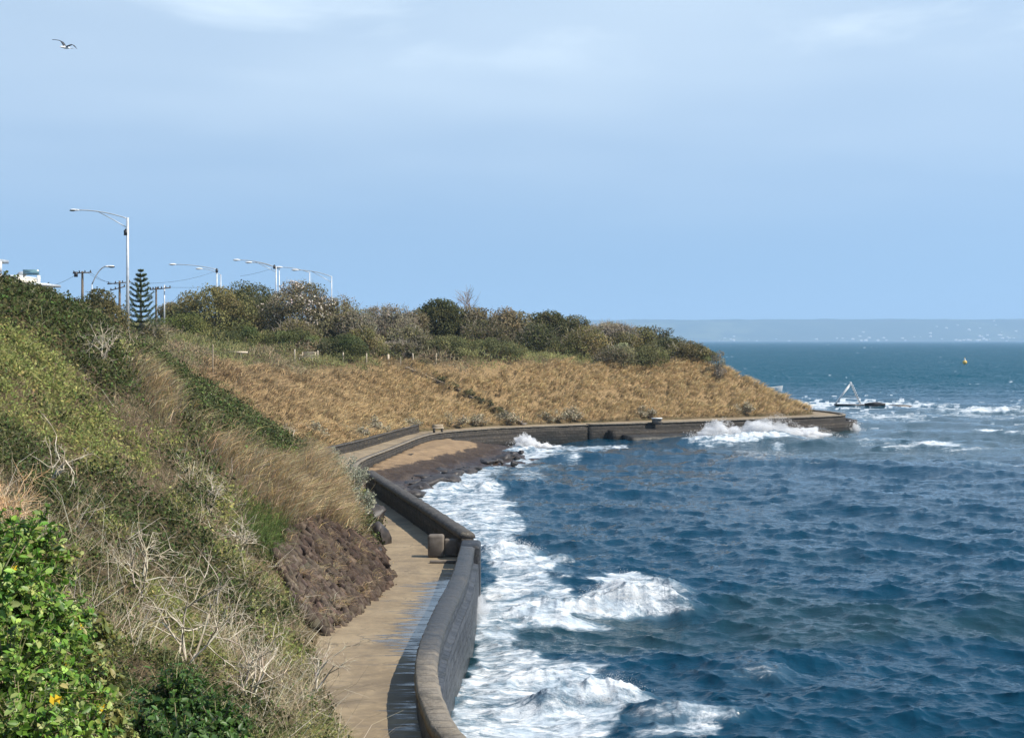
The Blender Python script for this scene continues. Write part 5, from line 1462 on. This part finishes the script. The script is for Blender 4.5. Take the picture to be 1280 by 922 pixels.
p = crest(485.5, 457); m = MB(); m.box(p + [0, 0, .45], (.20, .20, 1.25)); m.add(np.array([[-.10, -.10, 1.076], [.10, -.10, 1.076], [.10, .10, 1.076], [-.10, .10, 1.076], [0, 0, 1.17]]) + p, (), [(0, 1, 4), (1, 2, 4), (2, 3, 4), (3, 0, 4)])
o = m.build('gate_post', M['pale_timber']); tag(o, 'thick pale square post at the head of the hillside steps', 'post')
p = hit(266, 477, 90, 230); p = p if p is not None else ground(266, 130)
zt = HC + (HOR - 430) / F * p[1]; m = MB(); m.tube([p - [0, 0, .3], (p[0], p[1], zt - .05), (p[0], p[1], zt)], [.06, .05, .02], 8); o = m.build('tall_post', M['timber']); tag(o, 'tall thin timber pole standing alone on the grassy bank at left', 'post')
# log rail
p = crest(296, 447); s_ = p[1] / F
root = thing('log_rail', 'low pale log rail at the top of the bank, left of the bench', 'rail', p)
m = MB(); m.tube([p + [-13 * s_, 0, .48], p + [13.5 * s_, 0, .45]], .10, 8); m.build('rail', M['pale_timber'], root)
for dx in (-11, 5):
    m = MB(); m.tube([p + [dx * s_, .02, -.3], p + [dx * s_, .02, .40]], .09, 8); m.build('post', M['pale_timber'], root)
# bench facing the sea
p = crest(384, 452.5)
root = thing('park_bench', 'pale slatted timber bench at the top of the grassy bank facing the bay', 'bench', p)
rz = R(-28); ca, sa = math.cos(rz), math.sin(rz)
def loc(x, y, z): return p + np.array([x * ca - y * sa, x * sa + y * ca, z])
Lb = .82
m = MB()
for k in range(4): m.box(loc(0, -.20 + .13 * k, .44), (2 * Lb, .10, .04), rz)
m.build('seat', M['pale_timber'], root)
m = MB()
for k in range(4): m.box(loc(0, .26 + .035 * k, .56 + .125 * k), (2 * Lb, .035, .09), rz)
m.build('backrest', M['pale_timber'], root)
for sx_ in (-1, 1):
    m = MB(); m.box(loc(sx_ * (Lb - .08), -.22, .20), (.08, .08, .5), rz); m.build('leg', M['pale_timber'], root)
    m = MB(); m.box(loc(sx_ * (Lb - .08), .26, .42), (.08, .08, 1.05), rz); m.build('leg', M['pale_timber'], root)
    m = MB(); m.box(loc(sx_ * (Lb - .08), .0, .66), (.09, .56, .05), rz); m.build('armrest', M['pale_timber'], root)
# hillside steps
A = hit(508, 460, 110, 220); B = hit(655, 531, 110, 220)
if A is not None and B is not None:
    root = thing('hillside_steps', 'narrow timber-edged steps slanting down the grassy bank to the headland path', 'steps', B)
    n = 34; st = MB(); dv = unit((B - A)[:2]); nv = np.array([-dv[1], dv[0]]); ang = math.atan2(dv[1], dv[0])
    ks = np.linspace(0, 1, n); hs = []
    for f in ks:
        c = A + (B - A) * f; z = float(terr(c[0], c[1])); hs.append((c[0], c[1], z))
        st.box((c[0], c[1], z - .02), (np.linalg.norm((B - A)[:2]) / n * .96, 0.9, .30), ang)
    st.build('treads', M['concrete'], root)
    for sgn in (-1, 1):
        m = MB(); m.tube([np.array(h_) + [nv[0] * .62 * sgn, nv[1] * .5 * sgn, .22] for h_ in hs], .045, 4); m.build('edge_board', M['timber'], root)
    saltc = [(520, 462), (533, 472), (548, 482), (560, 489), (580, 499), (592, 507), (604, 512), (618, 521)]
    for i, (a_, b_) in enumerate(saltc):
        q_ = hit(a_ + 5, b_ - 3, 110, 220)
        if q_ is not None: crown_tree('scrub_bush', 'dark olive bush growing along the upper side of the hillside steps', q_, 1.7, .85, 1.4, [(.09, .085, .035), (.12, .105, .05)], .15, 500, 6, group='bushes along the hillside steps', cat='bush', seed=500 + i, stemr=.03)

# small things along the lower path
def low_seat(label, c, w, rz=0):
    root = thing('path_bench', label, 'seat', c)
    m = MB(); m.box(c + [0, 0, .46], (w, .45, .10), rz); m.build('seat_slab', M['pale_timber'], root)
    for s_ in (-1, 1):
        m = MB(); m.box(c + [s_ * w * .36 * math.cos(rz), s_ * w * .36 * math.sin(rz), .2], (.16, .38, .42), rz); m.build('leg', M['rock'], root)
    m = MB(); m.box(c + [-.2 * math.sin(rz), .24 * math.cos(rz), .62], (w, .06, .30), rz); m.build('backrest', M['timber'], root)
low_seat('small brown seat beside the bay path below the grassy bank', onz(547.5, 541, 1.5) , 1.0, .2)
c = onz(821, 529.5, 1.52)
root = thing('equipment_box', 'small pale concrete box beside the headland path', 'box', c)
m = MB(); m.box(c + [0, 0, .24], (.95, .6, .5)); m.build('box_body', M['concrete'], root)
m = MB(); m.box(c + [0, 0, .55], (1.05, .7, .09)); m.build('lid', M['white_paint'], root)

# ------------------------------------------------------------------ out on the water
d = 238; s_ = d / F
A0 = at(1044, 505, d); T0 = at(1063, 480, d); R0 = at(1075, 504, d)
root = thing('water_slide', 'white A-shaped slide with ladder standing in the surf off the headland', 'slide', ((A0[0] + R0[0]) / 2, d, .2))
m = MB()
for sd in (-.28, .28): m.tube([A0 + [0, sd, 0], T0 + [0, sd, 0]], .10, 6)
m.build('chute_rails', M['white_paint'], root)
m = MB(); mid = (A0 + T0) / 2; L = np.linalg.norm(T0 - A0); m.box(mid, (L, .5, .04), ry=-math.atan2(T0[2] - A0[2], T0[0] - A0[0])); m.build('chute_bed', M['white_paint'], root)
m = MB()
for sd in (-.38, .38): m.tube([R0 + [0, sd, 0], T0 + [.15, sd, 0], T0 + [.0, sd, .35]], .06, 6)
m.build('ladder_rails', M['grey_metal'], root)
for k in range(8):
    f = (k + .5) / 8; c = R0 + (T0 + [.15, 0, 0] - R0) * f; m = MB(); m.box(c, (.36, .8, .06)); m.build('step', M['white_paint'], root)
m = MB(); m.box(((A0[0] + R0[0]) / 2 + .3, d, .30), (4.4, 1.5, .16)); m.build('deck', M['dark_metal'], root)
m = MB(); c1 = A0 + (T0 - A0) * .38; c2 = R0 + (T0 - R0) * .38; m.tube([c1, c2], .05, 6); m.build('cross_brace', M['grey_metal'], root)
rock('sea_rock', 'dark jagged rock breaking the surf just right of the white slide', 'rock', onz(1094, 506, .35), (1.5, 1.1, .55), M['rock'], 801)
rock('sea_rock', 'low dark reef awash right of the jagged rock', 'rock', onz(1118, 507.5, .05), (2.6, 1.0, .3), M['rock'], 802)
c = onz(1206, 455, .0)
root = thing('marker_buoy', 'yellow spherical marker buoy floating far out on the water', 'buoy', c)
t = NT('buoy_yellow'); t.base(rgb(.75, .47, .08), .45, .4); M['buoy'] = t.m
m = MB(); m.ball(c + [0, 0, .75], (.92, .92, .9), 16, 10); m.build('float', M['buoy'], root, True)
m = MB(); m.tube([c + [0, 0, 1.55], c + [0, 0, 2.1]], [.5, .32], 10); m.build('collar', M['white_paint'], root)
m = MB(); m.tube([c + [0, 0, 2.1], c + [0, 0, 2.5]], .08, 6); m.ball(c + [0, 0, 2.6], .18, 8, 6); m.build('lantern', M['buoy'], root)
# small white boat beyond the headland
c = onz(963, 489.5, .1)
root = thing('small_boat', 'small white boat half hidden behind the golden slope of the headland', 'boat', c)
n = 9; V = []; 
for i in range(n):
    f = i / (n - 1); w = .95 * (1 - f ** 3.2) * (.75 + .25 * min(1, f * 3)); sh = .75 + .45 * f ** 2
    V += [[-2.2 + 4.6 * f, -w, sh], [-2.2 + 4.4 * f, -w * .7, .0], [-2.2 + 4.3 * f, 0, -.25], [-2.2 + 4.4 * f, w * .7, .0], [-2.2 + 4.6 * f, w, sh]]
V = np.array(V) + c; q = [(i * 5 + k, (i + 1) * 5 + k, (i + 1) * 5 + k + 1, i * 5 + k + 1) for i in range(n - 1) for k in range(4)]
m = MB(); m.add(V, q); m.add(V[[0, 1, 2, 3, 4]], (), [(0, 1, 2), (0, 2, 4), (2, 3, 4)]); o = m.build('hull', M['white_paint'], root, True)
m = MB()
for i in range(n - 1): m.add(V[[i * 5, (i + 1) * 5, (i + 1) * 5 + 4, i * 5 + 4]] - [0, 0, .12], [(0, 1, 2, 3)])
m.build('deck', M['cream'], root)

# gull in flight
c = at(82, 59.5, 75)
root = thing('seagull', 'gull gliding with bent wings in the upper left of the sky', 'bird', c)
t = NT('gull_body'); t.base(rgb(.75, .74, .72), .7, .2); M['gull'] = t.m
t = NT('gull_wing'); t.base(rgb(.06, .065, .075), .7, .2); M['gullw'] = t.m
m = MB()
axis = unit(np.array([-.62, -.75, -.02]))
prof = [(-.27, .012), (-.2, .03), (-.08, .062), (.04, .07), (.14, .052), (.19, .042), (.235, .045), (.27, .03), (.30, .012), (.345, .004)]
m.tube([c + axis * a for a, r in prof], [r for a, r in prof], 12)
side = unit(np.cross(axis, [0, 0, 1])); 
for k in range(4):
    pass
m.build('body', M['gull'], root, True)
m = MB(); tl = c - axis * .25
m.add([tl + side * .025, tl - side * .025, tl - axis * .16 - side * .085, tl - axis * .18, tl - axis * .16 + side * .085, tl + [0, 0, .012]], (), [(0, 5, 4), (5, 3, 4), (5, 2, 3), (5, 1, 2), (0, 4, 3), (0, 3, 1), (1, 3, 2)]); m.build('tail', M['gull'], root)
def wing(pts, mat):
    """pts: list of (pixel dx, dy from body, depth shift, chord)"""
    m = MB(); rows = []
    for (dx, dy, dd, ch) in pts:
        p = c + np.array([dx / F * 75, dd, -dy / F * 75])
        cv = axis * ch
        rows.append([p + cv * .5, p + cv * .1 + [0, 0, .022], p - cv * .5, p + cv * .05 - [0, 0, .008]])
    V = np.array(rows).reshape(-1, 3); n = len(rows)
    q = [(i * 4 + k, i * 4 + (k + 1) % 4, (i + 1) * 4 + (k + 1) % 4, (i + 1) * 4 + k) for i in range(n - 1) for k in range(4)]
    m.add(V, q + [(0, 1, 2, 3), ((n - 1) * 4 + 3, (n - 1) * 4 + 2, (n - 1) * 4 + 1, (n - 1) * 4)]); return m.build('wing', mat, root)
wing([(-1, -1, 0, .17), (-2.5, -4, .03, .18), (-5, -7.5, .06, .17), (-8, -9, .09, .13), (-13, -10, .14, .08), (-18, -10.4, .18, .02)], M['gullw'])
wing([(1, -1, 0, .17), (5, -2.2, -.05, .17), (8.5, -3, -.10, .16), (11, -2, -.13, .12), (13.5, .5, -.16, .07), (15.5, 2.8, -.18, .02)], M['gullw'])
HAZE = 1.05e-4
# ------------------------------------------------------------------ far coast and haze
hx = np.linspace(-2500, 9000, 260); hy = np.concatenate([np.linspace(12000, 13500, 26), [15000]])
HX, HY = np.meshgrid(hx, hy)
fr_ = np.clip((HY - 12000) / 1100, 0, 1)
HZ = (178 + 22 * fbm(HX * .0007, HX * 0 + 2, 4) - 12) * (smooth(fr_, 0, 1) * .9 + .1 * fr_) + (fbm(HX * .004, HY * .004, 4) - .5) * 30 * fr_ - 2
HZ = np.where(HY > 14000, -5, HZ)
t = NT('far_hills')
n = t.noise(t.coord(), .004, 5); n2 = t.noise(t.coord((1, .5, 1)), .0012, 3)
t.base(t.mix(t.rng(n, .4, .65), rgb(.035, .06, .035), t.mix(t.rng(n2, .4, .6), rgb(.12, .14, .07), rgb(.05, .07, .04))), .95, .05)
nx, ny = len(hx), len(hy); idx = np.arange(nx * ny).reshape(ny, nx)
q = np.stack([idx[:-1, :-1], idx[:-1, 1:], idx[1:, 1:], idx[1:, :-1]], -1).reshape(-1, 4)
tag(mesh_obj('hills', np.stack([HX, HY, HZ], -1).reshape(-1, 3), q, t.m, smooth=True), None, None, kind='structure')
def hz(x, y):
    i = int(np.argmin(abs(hx - x))); j = int(np.argmin(abs(hy[:26] - y))); return HZ[j, i]
hw = plain('far_house_wall', (.62, .61, .58), .6, .3, .05, .01)
m = MB(); m.box((0, 0, 5), (26, 16, 14)); m.add([[-14, -9, 12], [14, -9, 12], [14, 9, 12], [-14, 9, 12], [-9, 0, 18], [9, 0, 18]], [(0, 1, 5, 4), (2, 3, 4, 5)], [(1, 2, 5), (3, 0, 4)])
h0 = m.build('distant_house', hw)
tag(h0, 'tiny pale house on the hazy hills across the bay', 'house', 'houses on the far shore')
hn = 0
for i in range(80):
    c_ = random.random()
    px = random.gauss(1225, 32) if c_ < .45 else (random.gauss(1080, 18) if c_ < .6 else (random.gauss(915, 14) if c_ < .7 else random.uniform(880, 1290)))
    yy = 12030 + abs(random.gauss(0, 260)) * (1.4 if c_ < .45 else .7)
    x = (px - 640) / F * yy
    o = h0 if hn == 0 else h0.copy()
    if hn: COL.objects.link(o)
    s = random.uniform(.35, .95)
    o.location = (x, yy, hz(x, yy) - 2); o.scale = (s, s, s * .9); o.rotation_euler = (0, 0, random.uniform(-.4, .4)); hn += 1
m = MB(); m.box((2500, 6600, 126), (13800, 17400, 262))
hzm = bpy.data.materials.new('haze_air'); hzm.use_nodes = True
nn = hzm.node_tree.nodes; nn.remove(nn['Principled BSDF'])
pv = nn.new('ShaderNodeVolumePrincipled')
pv.inputs['Color'].default_value = (.54, .76, 1.0, 1); pv.inputs['Density'].default_value = HAZE; pv.inputs['Anisotropy'].default_value = 0.0
hzm.node_tree.links.new(pv.outputs[0], nn['Material Output'].inputs['Volume'])
o = m.build('haze', hzm); tag(o, None, None, kind='stuff')
